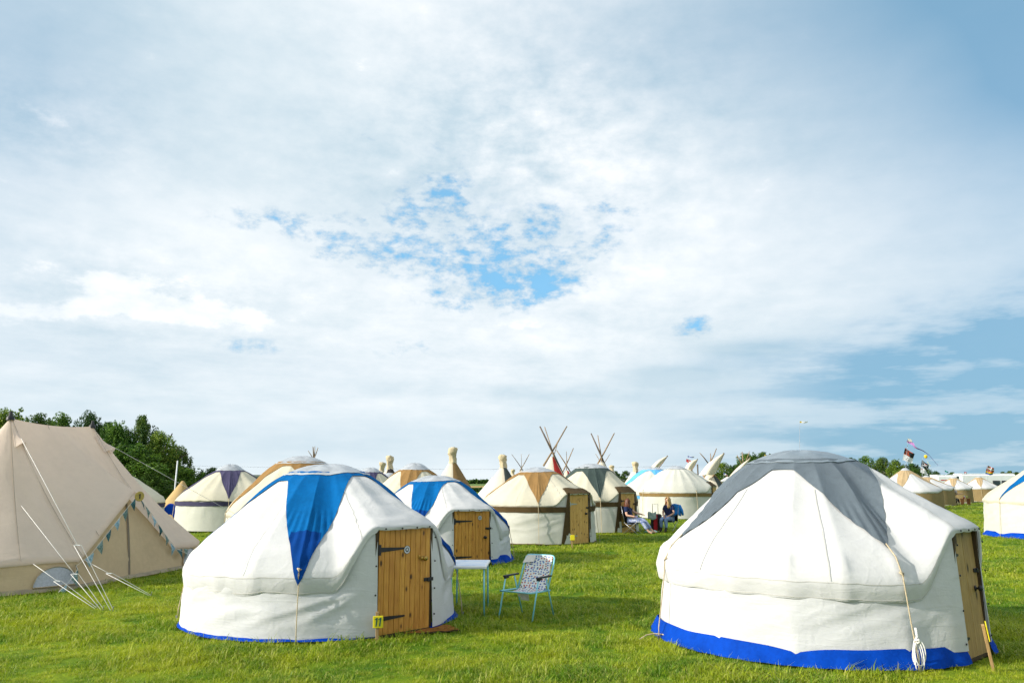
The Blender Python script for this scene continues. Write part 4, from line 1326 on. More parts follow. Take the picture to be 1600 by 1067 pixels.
# coil of rope hanging at the grey-topped yurt
def rope_coil():
    a = phR + .02
    base = Vector(PR(a, 1.985, 0)) + Vector((3.80, 10.55, 0))
    T = thing('rope_coil', 'coiled white rope hanging at the foot of the grey-topped yurt', 'rope', base)
    for k in range(4):
        w, h = .030 + .008 * k, .15 + .025 * (k % 3)
        ct = Vector((.01 * k - .015, -.010 * k - .015, .30))
        pts = [ct + Vector((w * math.sin(t) * (1 - .2 * math.cos(t)), .012 * math.sin(2 * t + k), -h * (1 - math.cos(t)) * .82)) for t in [2 * math.pi * i / 22 for i in range(22)]]
        q = MB(); q.tube(pts, .0065, 6, closed=True); q.build('loop', ROPEW, T, smooth=True)
    q = MB(); q.tube([(0, -.03, .27), (.02, -.05, .29), (0, -.06, .31), (-.02, -.04, .30), (.01, -.02, .33), (0, -.02, .42)], .013, 6); q.build('knot', ROPEW, T, smooth=True)
    T2 = thing('loose_rope', 'pale loose cord lying on the grass left of the grey-topped yurt', 'rope', ground(1035, 1000))
    pts = [ground(x, y) - ground(1035, 1000) + Vector((0, 0, z)) for x, y, z in ((1000, 1002, .03), (1010, 999, .055), (1022, 997.5, .06), (1035, 998.5, .06), (1045, 1001, .05), (1053, 1004, .03))]
    q = MB(); q.tube(pts, .008, 6); q.build('cord', ROPE, T2, smooth=True)


rope_coil()

# ------------------------------------------------------------------ people
SKIN = material('skin', (.56, .33, .24), .55, .06, 12.0, spec=.3)
NAVYS = material('navy_shirt', (.012, .022, .075), .85, .15, 10.0)
PRINT = material('printed_trousers', (.10, .16, .42), .85, .5, 13.0, col2=(.62, .66, .76))
JEANS = material('blue_jeans', (.20, .30, .50), .85, .25, 9.0)
HAIRR = material('auburn_hair', (.135, .045, .018), .5, .4, 30.0, .4, 120)
HAIRB = material('blonde_hair', (.50, .33, .14), .5, .5, 25.0, .4, 120, col2=(.17, .10, .05))
BOOT = material('dark_boots', (.025, .02, .02), .6)


def skinned(name, chains, mat_, parent, sub=2, roots=None):
    """chains: list of lists of (x,y,z,r); the first vertex of the first chain is the root; shared points join"""
    V, E, R, idx = [], [], [], {}
    for ch in chains:
        prev = None
        for (x, y, z, r) in ch:
            k = (round(x, 4), round(y, 4), round(z, 4))
            if k not in idx:
                idx[k] = len(V); V.append((x, y, z)); R.append(r)
            i = idx[k]
            if prev is not None and prev != i: E.append((prev, i))
            prev = i
    me = bpy.data.meshes.new(name)
    me.from_pydata(V, E, []); me.update()
    me.materials.append(mat_)
    o = bpy.data.objects.new(name, me); COL.objects.link(o)
    if parent: o.parent = parent
    md = o.modifiers.new('skin', 'SKIN')
    md.use_smooth_shade = True
    lay = me.skin_vertices[0].data
    # one root in every connected piece
    comp = list(range(len(V)))
    def find(i):
        while comp[i] != i: i = comp[i]
        return i
    for a_, b_ in E: comp[find(a_)] = find(b_)
    seen = set()
    for i, r in enumerate(R):
        rr = r if isinstance(r, tuple) else (r, r)
        lay[i].radius = rr
        f_ = find(i); lay[i].use_root = f_ not in seen; seen.add(f_)
    s_ = o.modifiers.new('sub', 'SUBSURF'); s_.levels = sub; s_.render_levels = sub
    return o


def hand(wr, direction, up, side):
    """palm and five curled fingers as short chains rooted in the palm"""
    d = Vector(direction).normalized(); u = Vector(up); u = (u - d * u.dot(d)).normalized(); w = d.cross(u) * side
    p = Vector(wr)
    palm = p + d * .07
    out = [[(*p, .028), (*palm, (.038, .022))]]
    for k, (off, ln) in enumerate(((-.028, .068), (-.010, .078), (.010, .074), (.028, .058))):
        b0 = palm + w * off + d * .012
        out.append([(*b0, .010), (*(b0 + d * ln * .5 - u * .006), .009), (*(b0 + d * ln * .85 - u * .026), .008)])
    b0 = p + d * .03 - w * .034
    out.append([(*b0, .011), (*(b0 + d * .03 - w * .02), .010), (*(b0 + d * .055 - w * .024 - u * .01), .009)])
    return out


def person(label, loc, rz, pose):
    T = thing('person', label, 'person', loc, rz)
    J = pose['J']
    def ch(*names): return [(*J[n][:3], J[n][3]) for n in names]
    chains = [ch('pelvis', 'waist', 'chest', 'neckb', 'neck', 'headb', 'headm', 'headt')]
    for s in ('l', 'r'):
        chains += [ch('chest', 'sh' + s, 'el' + s, 'wr' + s), ch('pelvis', 'hip' + s, 'kn' + s, 'an' + s, 'toe' + s)]
        chains += hand(J['wr' + s][:3], Vector(J['wr' + s][:3]) - Vector(J['el' + s][:3]), (0, 0, 1), 1 if s == 'l' else -1)
    body = skinned('body', chains, SKIN, T, 2)
    g = .016
    def grow(names, k=g, sub_=None):
        out = []
        for n in names:
            x, y, z, r = J[n]
            out.append((x, y, z, tuple(q + k for q in r) if isinstance(r, tuple) else r + k))
        return out
    def mid(a, b, t, k=g):
        A_, B_ = J[a], J[b]
        ra = A_[3] if not isinstance(A_[3], tuple) else A_[3][0]; rb = B_[3] if not isinstance(B_[3], tuple) else B_[3][0]
        return (lerp(A_[0], B_[0], t), lerp(A_[1], B_[1], t), lerp(A_[2], B_[2], t), lerp(ra, rb, t) + k)
    sh = [grow(('pelvis', 'waist', 'chest', 'neckb'))]
    for s in ('l', 'r'): sh.append(grow(('chest', 'sh' + s)) + [mid('sh' + s, 'el' + s, .62, .022)])
    skinned('shirt', sh, pose['shirt'], T, 2)
    tr = []
    for s in ('l', 'r'): tr.append(grow(('pelvis', 'hip' + s, 'kn' + s), .022) + [mid('kn' + s, 'an' + s, .86, .020)])
    skinned('trousers', tr, pose['trousers'], T, 2)
    if pose.get('boots'):
        for s in ('l', 'r'): skinned('boot', [[mid('kn' + s, 'an' + s, .72, .02)] + grow(('an' + s, 'toe' + s), .016)], BOOT, T, 2)
    # hair: a cap over the skull and a fall behind the shoulders
    hc = Vector(J['headm'][:3]); fw = Vector(pose['face']).normalized(); sd = Vector((-fw.y, fw.x, 0)).normalized()
    rows = []
    for j in range(12):
        u = j / 11
        row = []
        for i in range(17):
            g_ = rad(lerp(-128, 128, i / 16))                # round the back of the head, open at the face
            dirv = (-fw * math.cos(g_) + sd * math.sin(g_))
            if u < .45:
                e = lerp(rad(88), rad(-12), u / .45); rr = .118 * math.cos(e); zz = .128 * math.sin(e) + .015
            else:
                v = (u - .45) / .55; rr = .118 + .028 * math.sin(v * 2.6) - .02 * v; zz = -.012 - pose['hair_len'] * v
                dirv = dirv - fw * .15 * v
            wob = .014 * math.sin(i * 1.9 + j * .8) + .01 * pn(i, j, 2)
            pnt = hc + dirv * (rr + wob * (u > .3)) + Vector((0, 0, zz))
            row.append(pnt)
        rows.append(row)
    q = MB(); q.sheet(rows); h = q.build('hair', pose['hair'], T, smooth=True)
    so = h.modifiers.new('thick', 'SOLIDIFY'); so.thickness = .03; so.offset = -1
    # face: nose, eyes, mouth
    q = MB(); ft = hc + fw * .088
    q.lathe([(0, .028), (.012, .014), (.016, 0)], 8, M=fw.to_track_quat('Z', 'Y').to_matrix().to_4x4(), c=ft + Vector((0, 0, -.012))); q.build('nose', SKIN, T, smooth=True)
    for s_ in (-1, 1):
        q = MB(); q.lathe([(0, .008), (.010, .004), (.012, 0)], 8, M=fw.to_track_quat('Z', 'Y').to_matrix().to_4x4(), c=ft + sd * .034 * s_ + Vector((0, 0, .018)) - fw * .008); q.build('eye', material('eye', (.05, .04, .035), .3), T, smooth=True)
    q = MB(); q.lathe([(0, .006), (.016, .003), (.022, 0)], 8, M=fw.to_track_quat('Z', 'Y').to_matrix().to_4x4(), c=ft + Vector((0, 0, -.052)) - fw * .008); q.build('mouth', material('lips', (.45, .14, .12), .4), T, smooth=True)
    return T


def camp_chair(label, loc, rz, fabric, back_fabric):
    """local +X is the way the sitter faces"""
    T = thing('camp_chair', label, 'camp chair', loc, rz)
    for sy in (-.27, .27):
        q = MB(); q.tube([(.27, sy, 0), (-.25, sy, .42)], .011, 6); q.build('leg', STEEL, T, smooth=True)
        q = MB(); q.tube([(-.30, sy, 0), (.22, sy, .42), (.25, sy, .60)], .011, 6); q.build('leg', STEEL, T, smooth=True)
        q = MB(); q.tube([(-.22, sy, .40), (-.34, sy, 1.0)], .011, 6); q.build('back_post', STEEL, T, smooth=True)
        q = MB(); q.sheet([[(.28, sy - .035, .61), (.28, sy + .035, .61)], [(-.26, sy - .035, .62), (-.26, sy + .035, .62)]]); o = q.build('armrest', fabric, T)
        o.modifiers.new('t', 'SOLIDIFY').thickness = .012
    rows = [[(lerp(.25, -.23, j / 6), lerp(-.26, .26, i / 6), .42 - .05 * math.sin(math.pi * j / 6) * math.sin(math.pi * i / 6)) for i in range(7)] for j in range(7)]
    q = MB(); q.sheet(rows); o = q.build('seat', fabric, T, smooth=True); o.modifiers.new('t', 'SOLIDIFY').thickness = .01
    rows = [[(lerp(-.22, -.34, j / 6) - .05 * math.sin(math.pi * i / 6), lerp(-.26, .26, i / 6), lerp(.40, 1.0 - (.05 if i in (0, 6) else 0), j / 6)) for i in range(7)] for j in range(7)]
    q = MB(); q.sheet(rows); o = q.build('backrest', back_fabric, T, smooth=True); o.modifiers.new('t', 'SOLIDIFY').thickness = .01
    return T


w1 = ground(1001, 834)
w1 = Vector((w1.x, w1.y, 0))
camp_chair('black camp chair with metal legs under the woman in printed trousers', w1 + Vector((-.28, .05, 0)), rad(-24), BLKF, BLKF)
person('woman in navy top and blue printed trousers reclining in a camp chair', w1 + Vector((-.28, .05, 0)), rad(-24), dict(
    shirt=NAVYS, trousers=PRINT, hair=HAIRR, hair_len=.26, face=(.95, .22, -.05), J=dict(
        pelvis=(-.06, 0, .50, (.17, .13)), waist=(-.11, 0, .64, (.15, .125)), chest=(-.17, 0, .83, (.165, .12)), neckb=(-.20, 0, .97, (.085, .075)), neck=(-.195, 0, 1.02, .05), headb=(-.175, .01, 1.09, .068),
        headm=(-.16, .015, 1.15, .090), headt=(-.165, .015, 1.22, .062),
        shl=(-.19, .185, .92, .062), ell=(.02, .28, .76, .045), wrl=(.27, .27, .70, .030), shr=(-.19, -.185, .92, .062), elr=(-.13, -.29, .67, .047), wrr=(.10, -.29, .645, .031),
        hipl=(.0, .10, .50, .098), knl=(.40, .13, .50, .062), anl=(.68, .16, .13, .038), toel=(.82, .17, .05, .032), hipr=(.0, -.10, .50, .098), knr=(.38, -.13, .48, .064), anr=(.62, -.10, .11, .038), toer=(.76, -.10, .045, .032))))
w2 = ground(1043, 832)
w2 = Vector((w2.x, w2.y + .25, 0))
camp_chair('black camp chair under the blonde woman in jeans', w2 + Vector((.14, .22, 0)), rad(-128), BLKF, BLKF)
person('blonde woman in navy T-shirt and jeans sitting upright, hands in her lap', w2 + Vector((.14, .22, 0)), rad(-128), dict(
    shirt=NAVYS, trousers=JEANS, hair=HAIRB, hair_len=.30, boots=True, face=(.80, -.55, -.05), J=dict(
        pelvis=(-.02, 0, .50, (.15, .115)), waist=(-.03, 0, .66, (.12, .095)), chest=(-.05, 0, .86, (.145, .10)), neckb=(-.05, 0, 1.0, (.075, .065)), neck=(-.04, 0, 1.06, .046), headb=(-.02, -.005, 1.13, .064), headm=(-.005, -.01, 1.19, .086),
        headt=(-.01, -.01, 1.26, .060), shl=(-.06, .17, .95, .052), ell=(-.01, .23, .70, .040), wrl=(.22, .08, .58, .027), shr=(-.06, -.17, .95, .052), elr=(-.01, -.23, .70, .040), wrr=(.22, -.06, .58, .027),
        hipl=(.04, .09, .50, .085), knl=(.40, .10, .49, .056), anl=(.42, .11, .10, .036), toel=(.56, .12, .04, .032), hipr=(.04, -.09, .50, .085), knr=(.40, -.10, .49, .056), anr=(.40, -.11, .10, .036), toer=(.54, -.12, .04, .032))))

# white chest print on the T-shirt is tiny lettering; jacket, bags and case around them
p = w2 + Vector((.42, .42, 0))
J_ = thing('blue_jacket', 'bright blue jacket hung over the back of the blonde woman\'s chair', 'jacket', p)
bj = material('jacket_blue', (.01, .20, .62), .6, .2, 9.0, .5, 30)
rows = [[(lerp(-.24, .22, i / 8) + .02 * pn(i, j), -.03 - .07 * math.sin(math.pi * i / 8) + .05 * pn(i * .7, j * .7, 2), lerp(1.06 - .05 * abs(i - 4) / 4, .62 + .04 * math.sin(i * 1.4), j / 8)) for i in range(9)] for j in range(9)]
q = MB(); q.sheet(rows); o = q.build('cloth', bj, J_, smooth=True); o.modifiers.new('t', 'SOLIDIFY').thickness = .05
q = MB(); q.tube([(.20, -.05, .98), (.27, -.06, .80), (.30, -.10, .62)], [.05, .06, .045], 8); q.build('sleeve', bj, J_, smooth=True)

p = ground(1027, 831); p.z = 0
S_ = thing('suitcase', 'black and red wheeled suitcase with raised handle between the two women', 'suitcase', p + Vector((0, .15, 0)), rad(8))
q = MB(); q.box((0, 0, .36), (.40, .26, .62), bev=.05); q.build('case', material('case_black', (.02, .02, .024), .7, .2, 8.0, .4, 40), S_)
q = MB(); q.box((-.08, -.15, .36), (.16, .05, .60), bev=.02); q.build('front_pocket', material('case_red', (.42, .012, .02), .7, .2, 8.0, .4, 40), S_)
q = MB(); q.tube([(-.11, .08, .66), (-.11, .08, 1.04), (.11, .08, 1.04), (.11, .08, .66)], .012, 6); q.build('handle', STEEL, S_, smooth=True)
for sx in (-.15, .15):
    q = MB(); q.lathe([(.0, -.02), (.045, -.02), (.045, .02), (0, .02)], 10, M=Matrix.Rotation(rad(90), 4, 'Y'), c=(sx, .08, .045)); q.build('wheel', BLACK, S_)


def soft_bag(name, label, cat, loc, dims, m_, seed_):
    T = thing(name, label, cat, loc)
    rows = []
    for j in range(9):
        v = j / 8
        rows.append([(dims[0] * math.cos(2 * math.pi * i / 16) * (math.sin(math.pi * (.08 + .84 * v)) ** .5) * (1 + .2 * pn(i * .6, j * .5, seed_)), dims[1] * math.sin(2 * math.pi * i / 16) * (math.sin(math.pi * (.08 + .84 * v)) ** .5), dims[2] * v * (1 + .25 * pn(i * .5, seed_))) for i in range(16)])
    q = MB(); q.sheet(rows, close=True); q.build('cloth', m_, T, smooth=True)
    q = MB(); q.tube([(-dims[0] * .4, 0, dims[2] * .9), (-dims[0] * .2, -.03, dims[2] * 1.35), (dims[0] * .2, -.03, dims[2] * 1.35), (dims[0] * .4, 0, dims[2] * .9)], .014, 5); q.build('handle', m_, T, smooth=True)
    return T


gp = ground(1016, 829); soft_bag('holdall', 'black holdall on the grass behind the outstretched legs', 'bag', Vector((gp.x, gp.y + .25, 0)), (.20, .14, .20), BLKF, 2.0)
gp = ground(1017, 832.5); soft_bag('carrier_bag', 'flattened pale green carrier bag lying on the grass', 'bag', Vector((gp.x, gp.y, 0)), (.24, .16, .10), material('bag_green', (.10, .42, .30), .5, .6, 7.0, col2=(.6, .68, .66)), 5.0)
gp = ground(1020, 829); cl = thing('draped_jumper', 'grey green jumper slung over the suitcase top', 'clothing', Vector((p.x - .20, p.y + .1, 0)))
rows = [[(lerp(-.16, .16, i / 6), -.17 - .04 * pn(i, j), lerp(.74, .48, j / 5) + .03 * math.sin(i * 1.3)) for i in range(7)] for j in range(6)]
q = MB(); q.sheet(rows); o = q.build('cloth', material('jumper', (.20, .30, .26), .9, .4, 10.0, col2=(.45, .47, .46)), cl, smooth=True); o.modifiers.new('t', 'SOLIDIFY').thickness = .05

# ------------------------------------------------------------------ flags, pennants, streamers
def colr(name, c): return material('flag_' + name, c, .75, .08, 6.0, transl=.2)


FC = dict(k=colr('black', (.02, .022, .026)), w=colr('white', (.74, .75, .77)), r=colr('red', (.55, .03, .02)), o=colr('orange_red', (.55, .09, .03)), g=colr('green', (.015, .16, .05)), y=colr('yellow', (.80, .56, .02)),
          b=colr('blue', (.02, .10, .50)), p=colr('pink', (.62, .28, .62)), v=colr('violet', (.20, .12, .42)), n=colr('orange', (.75, .25, .02)), t=colr('teal', (.02, .30, .26)))


def flag_sheet(name, parent, corners, pat, wave=.06, nu=24, nv=16, origin=None):
    """corners: hoist top, hoist bottom, fly top, fly bottom (world); pat(u, v) gives a colour key"""
    ht, hb, ft_, fb = [Vector(c) - origin for c in corners]
    V, F, fm = [], [], []
    keys = []
    for j in range(nv + 1):
        for i in range(nu + 1):
            u, v = i / nu, j / nv
            p_ = ht.lerp(ft_, u).lerp(hb.lerp(fb, u), v)
            p_ += Vector((0, wave * math.sin(u * 7 + v * 2.2) * u, .35 * wave * math.sin(u * 6.0 + 1)))
            V.append(p_)
    for j in range(nv):
        for i in range(nu):
            F.append((j * (nu + 1) + i, j * (nu + 1) + i + 1, (j + 1) * (nu + 1) + i + 1, (j + 1) * (nu + 1) + i))
            k = pat((i + .5) / nu, (j + .5) / nv)
            if k not in keys: keys.append(k)
            fm.append(keys.index(k))
    return mesh(name, V, F, [FC[k] for k in keys], parent, True, fmat=fm)


def flagpole(label, foot_px, top_px, Yd, cat='flag', r=.018):
    top = at(top_px[0], top_px[1], Yd); ft_ = at(foot_px, 760, Yd)
    T = thing('flag', label, cat, (ft_.x, Yd, 0), 0, 'flags flying over the camp')
    q = MB(); d = top - T.location
    q.tube([(0, 0, 0), d * .5, d], [r * 1.3, r, r * .6], 6); q.build('pole', material('flag_pole', (.33, .36, .40), .5), T, smooth=True)
    return T, T.location.copy()


def pat_dragon(u, v):
    if v > .52: return 'k' if ((u - .42) ** 2 * 2.2 + (v - .76) ** 2 * 3 < .05 and ((u - .42) ** 2 * 2.2 + (v - .76) ** 2 * 3 > .026) and math.sin(u * 60 + v * 40) > -.3) else 'w'
    if v < .07 and u < .75: return 'o'
    if (u - .28) ** 2 * 1.8 + (v - .27) ** 2 * 2.4 < .042 and not (.012 < (u - .30) ** 2 + (v - .24) ** 2 < .018): return 'o'
    if u < .55 and abs(v - .46 + .25 * u * u) < .035: return 'o'
    return 'k'


def pat_skull(u, v):
    if (u - .52) ** 2 * 1.3 + (v - .40) ** 2 < .028: return 'r' if v < .30 or u < .42 and v > .45 else ('k' if (abs(u - .47) < .035 or abs(u - .59) < .035) and abs(v - .42) < .05 else 'w')
    if abs((v - .45) - (u - .5) * .9) < .055 and .08 < u < .94: return 'w'
    if abs((v - .45) + (u - .5) * .9) < .055 and .08 < u < .94: return 'w'
    return 'k'


def pat_rainbow(u, v): return 'ronygbv'[0:1] if False else ['r', 'n', 'y', 'y', 'g', 'b', 'v'][min(6, int(v * 7))] if True else 'r'


def pat_cross(u, v):
    if abs(u - .5) < .07 or abs(v - .5) < .09: return 'w'
    if abs((v - .5) - (u - .5)) < .10 or abs((v - .5) + (u - .5)) < .10: return 'g'
    return 'r'


# pole with black and red flag, white flag below it, pink streamer
Yf = 70
T, O = flagpole('pole with black, red and white flag and a long pink streamer', 1409, (1418.5, 686), Yf)
flag_sheet('flag_cloth', T, [at(1414, 700, Yf), at(1410, 719, Yf), at(1430, 709.5, Yf), at(1425.5, 723.5, Yf)], pat_dragon, .10, origin=O)
rows = []
path = [(1417.5, 688, 4.2), (1420, 690, 4.0), (1424, 692, 3.8), (1427, 694, 3.2), (1429, 698, 2.0), (1433, 700.5, 1.5), (1440, 703, 1.1), (1446, 706.5, .8), (1452, 711, .6), (1457, 717, .5), (1462, 723, .45), (1465.5, 727, .4)]
for i, (x, y, w) in enumerate(path): rows.append([at(x + .3 * w, y - w / 2, Yf + .15 * math.sin(i)) - O, at(x - .3 * w, y + w / 2, Yf + .15 * math.sin(i + 1)) - O])
q = MB(); q.sheet(rows); q.m = [0 if i < 5 else 1 for i in range(len(q.f))]; q.build('streamer', [FC['p'], FC['v']], T, smooth=True)
rows = [[at(1418 + 3 * i + math.sin(j), 684.5 + 2.2 * j + .9 * i, Yf) - O for i in range(3)] for j in range(3)]
q = MB(); q.sheet(rows); q.build('tassel', PAPER, T)
T, O = flagpole('pole with skull and crossbones flag above a plain white flag', 1437.5, (1441.5, 715), 64)
flag_sheet('flag_cloth', T, [at(1440.5, 719, 64), at(1439, 728.5, 64), at(1452.5, 726.5, 64), at(1451, 735, 64)], pat_skull, .10, origin=O)
flag_sheet('white_cloth', T, [at(1438.8, 729, 64), at(1438, 738, 64), at(1447, 734.5, 64), at(1450, 742, 64)], lambda u, v: 'r' if (u - .25) ** 2 + (v - .3) ** 2 < .012 else ('k' if (u - .5) ** 2 + (v - .45) ** 2 < .008 else 'w'), .06, 12, 10, origin=O)
b0 = at(1446.5, 713.2, 66)
T = thing('balloon', 'yellow round balloon with a trailing paper tail above the skull flag', 'balloon', b0)
q = MB(); q.lathe([(0, .15), (.06, .14), (.115, .09), (.135, .02), (.12, -.06), (.07, -.12), (.02, -.155), (.03, -.17), (0, -.17)], 16); q.build('envelope', FC['y'], T, smooth=True)
q = MB(); q.tube([(0, 0, -.17), (.06, 0, -.32), (.12, 0, -.5), (.22, 0, -.68), (.30, 0, -.8), at(1438.5, 738, 66) - b0], .004, 4); q.build('string', ROPE, T)
for x, z in ((.12, -.46), (.17, -.60), (.28, -.74)):
    q = MB(); q.prism([(-.06, 0), (0, .05), (.06, 0), (0, -.05)], .01, c=(x, 0, z)); q.build('paper_bow', material('pale_yellow_paper', (.70, .68, .36), .8), T)
T, O = flagpole('pole with red, green and white cross flag over a rainbow flag', 1541.5, (1543.5, 727), 100)
flag_sheet('flag_cloth', T, [at(1543.5, 727.5, 100), at(1540.5, 735, 100), at(1554, 731.5, 100), at(1554, 737.5, 100)], pat_cross, .12, 18, 12, origin=O)
flag_sheet('rainbow_cloth', T, [at(1540.5, 735, 100), at(1539.8, 741, 100), at(1553.5, 737.5, 100), at(1551.5, 742, 100)], pat_rainbow, .12, 18, 14, origin=O)
T, O = flagpole('pole with red flag bearing a white mark under a blue and white flag', 1073, (1075.5, 710), 64)
flag_sheet('flag_cloth', T, [at(1072.5, 717, 64), at(1072, 721.5, 64), at(1084.3, 720.5, 64), at(1079.5, 724, 64)], lambda u, v: 'w' if (u - .52) ** 2 + (v - .55) ** 2 * .7 < .018 else ('k' if (u - .56) ** 2 + (v - .5) ** 2 < .035 else 'r'), .05, 16, 10, origin=O)
flag_sheet('top_cloth', T, [at(1074.5, 712.3, 64), at(1074.3, 714.2, 64), at(1085, 713.2, 64), at(1084.6, 715, 64)], lambda u, v: 'b' if u < .22 or .3 < u < .95 and v > .3 + .4 * abs(u - .55) else 'w', .04, 16, 6, origin=O)
T, O = flagpole('tall thin pole with a small pale yellow pennant above the grey yurt', 1247, (1249.5, 659), 62, r=.016)
flag_sheet('flag_cloth', T, [at(1249.5, 658.5, 62), at(1249.3, 660.8, 62), at(1262.5, 658, 62), at(1262, 660.2, 62)], lambda u, v: 'y' if u < .25 else 'w', .06, 12, 4, origin=O)
T, O = flagpole('pole with a small teal pennant left of the long trailer', 1476, (1476.2, 734.5), 96)
flag_sheet('flag_cloth', T, [at(1476.2, 734.5, 96), at(1476, 737.4, 96), at(1482.5, 737, 96), at(1482.3, 738.2, 96)], lambda u, v: 't', .08, 10, 4, origin=O)
T, O = flagpole('pole with a small red and white flag over the far caravans', 1506.5, (1506.6, 736.8), 104)
flag_sheet('flag_cloth', T, [at(1506.6, 736.8, 104), at(1507, 740, 104), at(1511, 737.5, 104), at(1511, 740.6, 104)], lambda u, v: 'r' if v < .35 or u < .2 else 'w', .06, 8, 8, origin=O)
T, O = flagpole('small blue, white and red flag in front of the wood', 1130, (1131, 737.5), 75)
flag_sheet('flag_cloth', T, [at(1131, 738, 75), at(1130.5, 741.5, 75), at(1137.5, 742.3, 75), at(1137, 744.2, 75)], lambda u, v: 'b' if u < .35 and v < .6 else ('r' if u > .5 and v > .4 else 'w'), .05, 10, 6, origin=O)
T, O = flagpole('yellow and blue windsock against the wood behind the grey yurt', 1193.5, (1195, 711), 78, cat='windsock')
rows = []
for i in range(7):
    u = i / 6; c_ = at(lerp(1195, 1203.5, u), lerp(711.8, 716.8, u), 78) - O; rr = lerp(.13, .05, u)
    rows.append([c_ + Vector((0, rr * math.cos(2 * math.pi * k / 10), rr * math.sin(2 * math.pi * k / 10))) for k in range(10)])
q = MB(); q.sheet(rows, close=True); q.m = [0] * 30 + [1] * 10 + [2] * 20; q.build('sock', [FC['y'], FC['r'], FC['w']], T, smooth=True)
# white mast on the left
m0 = at(272, 766, 42)
T = thing('mast', 'thin white leaning mast in front of the dark trees', 'mast', (m0.x, 42, 0)); d = at(277.5, 719.5, 42) - T.location
q = MB(); q.tube([(0, 0, 0), d], [.045, .035], 8); q.build('tube', PLASTICW, T, smooth=True)
q = MB(); q.lathe([(.07, 0), (.07, .08), (.05, .10)], 8); q.build('foot', BLACK, T)

# ------------------------------------------------------------------ trailers, pavilion, green tent, table and person in the far row
CARA = material('caravan_white', (.76, .78, .79), .4, .06, .6, spec=.4)
GLASS = material('dark_glass', (.03, .045, .055), .12, .2, 1.0, spec=.6)


def trailer(label, x0, x1, ytop, Yd, depth, windows, zb=.45, stripe=None):
    a_, b_ = at(x0, ytop, Yd), at(x1, ytop, Yd)
    w = b_.x - a_.x; h = a_.z - zb
    T = thing('trailer', label, 'caravan', ((a_.x + b_.x) / 2, Yd, 0))
    q = MB(); q.box((0, depth / 2, zb + h / 2), (w, depth, h), bev=.18); q.build('body', CARA, T)
    q = MB(); q.box((0, depth / 2, zb + h + .04), (w * .96, depth * .9, .10), bev=.04); q.build('roof', CARA, T)
    for (px0, px1, py0, py1) in windows:
        c0, c1 = at(px0, py0, Yd - .03) - T.location, at(px1, py1, Yd - .03) - T.location
        q = MB(); q.box(((c0.x + c1.x) / 2, -.03, (c0.z + c1.z) / 2), (c1.x - c0.x, .06, c0.z - c1.z), bev=.02); f_ = q.build('window', material('window_rubber', (.05, .05, .055), .6), T)
        q = MB(); q.box(((c0.x + c1.x) / 2, -.07, (c0.z + c1.z) / 2), ((c1.x - c0.x) * .9, .02, (c0.z - c1.z) * .84)); q.build('pane', GLASS, f_)
    if stripe:
        q = MB(); q.box((-w * .1, -.012, zb + h * .72), (w * .5, .02, .12)); q.build('stripe', stripe, T)
    for sx in (-.12, .12):
        q = MB(); q.lathe([(0, -.1), (.30, -.1), (.33, -.05), (.33, .05), (.30, .1), (0, .1)], 16, M=Matrix.Rotation(rad(90), 4, 'X'), c=(sx * w, .12, .33)); q.build('wheel', BLACK, T)
    return T


trailer('long white trailer with dark window behind the khaki-walled yurts', 1501, 1588, 740.5, 112, 2.4, [(1551, 1563.5, 750.5, 762), (1565, 1577, 750.5, 762)])
trailer('smaller white caravan with faint red stripe left of the long trailer', 1464, 1500, 742.5, 108, 2.2, [(1494.5, 1498.5, 744, 747)], stripe=FC['r'])

p = at(1137, 752, 95)
T = thing('pavilion', 'small far white market tent at the foot of the wood', 'marquee', (p.x, 95, 0))
q = MB()
zt, zc = at(1137, 751.5, 95).z, at(1137, 758, 95).z
w = .75
q.raw([(-w, -w, zt), (w, -w, zt), (w, w, zt), (-w, w, zt), (0, 0, zt + .55)], [(0, 1, 4), (1, 2, 4), (2, 3, 4), (3, 0, 4)]); q.build('canopy', WHITE, T)
for sx in (-1, 1):
    for sy in (-1, 1):
        q = MB(); q.tube([(sx * w, sy * w, 0), (sx * w, sy * w, zt)], .04, 6); q.build('leg', STEEL, T)
q = MB(); q.box((0, w, zt * .55), (w * 2, .03, zt * .9)); q.build('back_wall', WHITE, T)
q = MB(); q.box((0, -w, zt - .16), (w * 2, .03, .3)); q.build('valance', WHITE, T)

p = at(408, 742, 62)
T = thing('green_tent', 'dull green ridge tent roof between the purple and tan topped yurts', 'tent', (p.x, 62, 0))
zt = at(408, 741.5, 62).z
GT = material('dull_green_tent', (.085, .115, .085), .6, .1, 1.0, spec=.4)
rows = []
for j in range(9):
    u = j / 8; ang = rad(lerp(-88, 88, u))
    rows.append([(x, 1.5 * math.sin(ang), zt * (math.cos(ang) ** .6)) for x in np.linspace(-1.4, 2.4, 8)])
q = MB(); q.sheet(rows); q.build('fly_sheet', GT, T, smooth=True)
q = MB(); n_ = 13
q.raw([(-1.42 + .25, 1.4 * math.sin(rad(lerp(-88, 88, i / 12))) * .8, zt * .72 * (max(0, math.cos(rad(lerp(-88, 88, i / 12)))) ** .6)) for i in range(n_)], [tuple(range(n_))]); q.build('end_panel', WHITE, T)

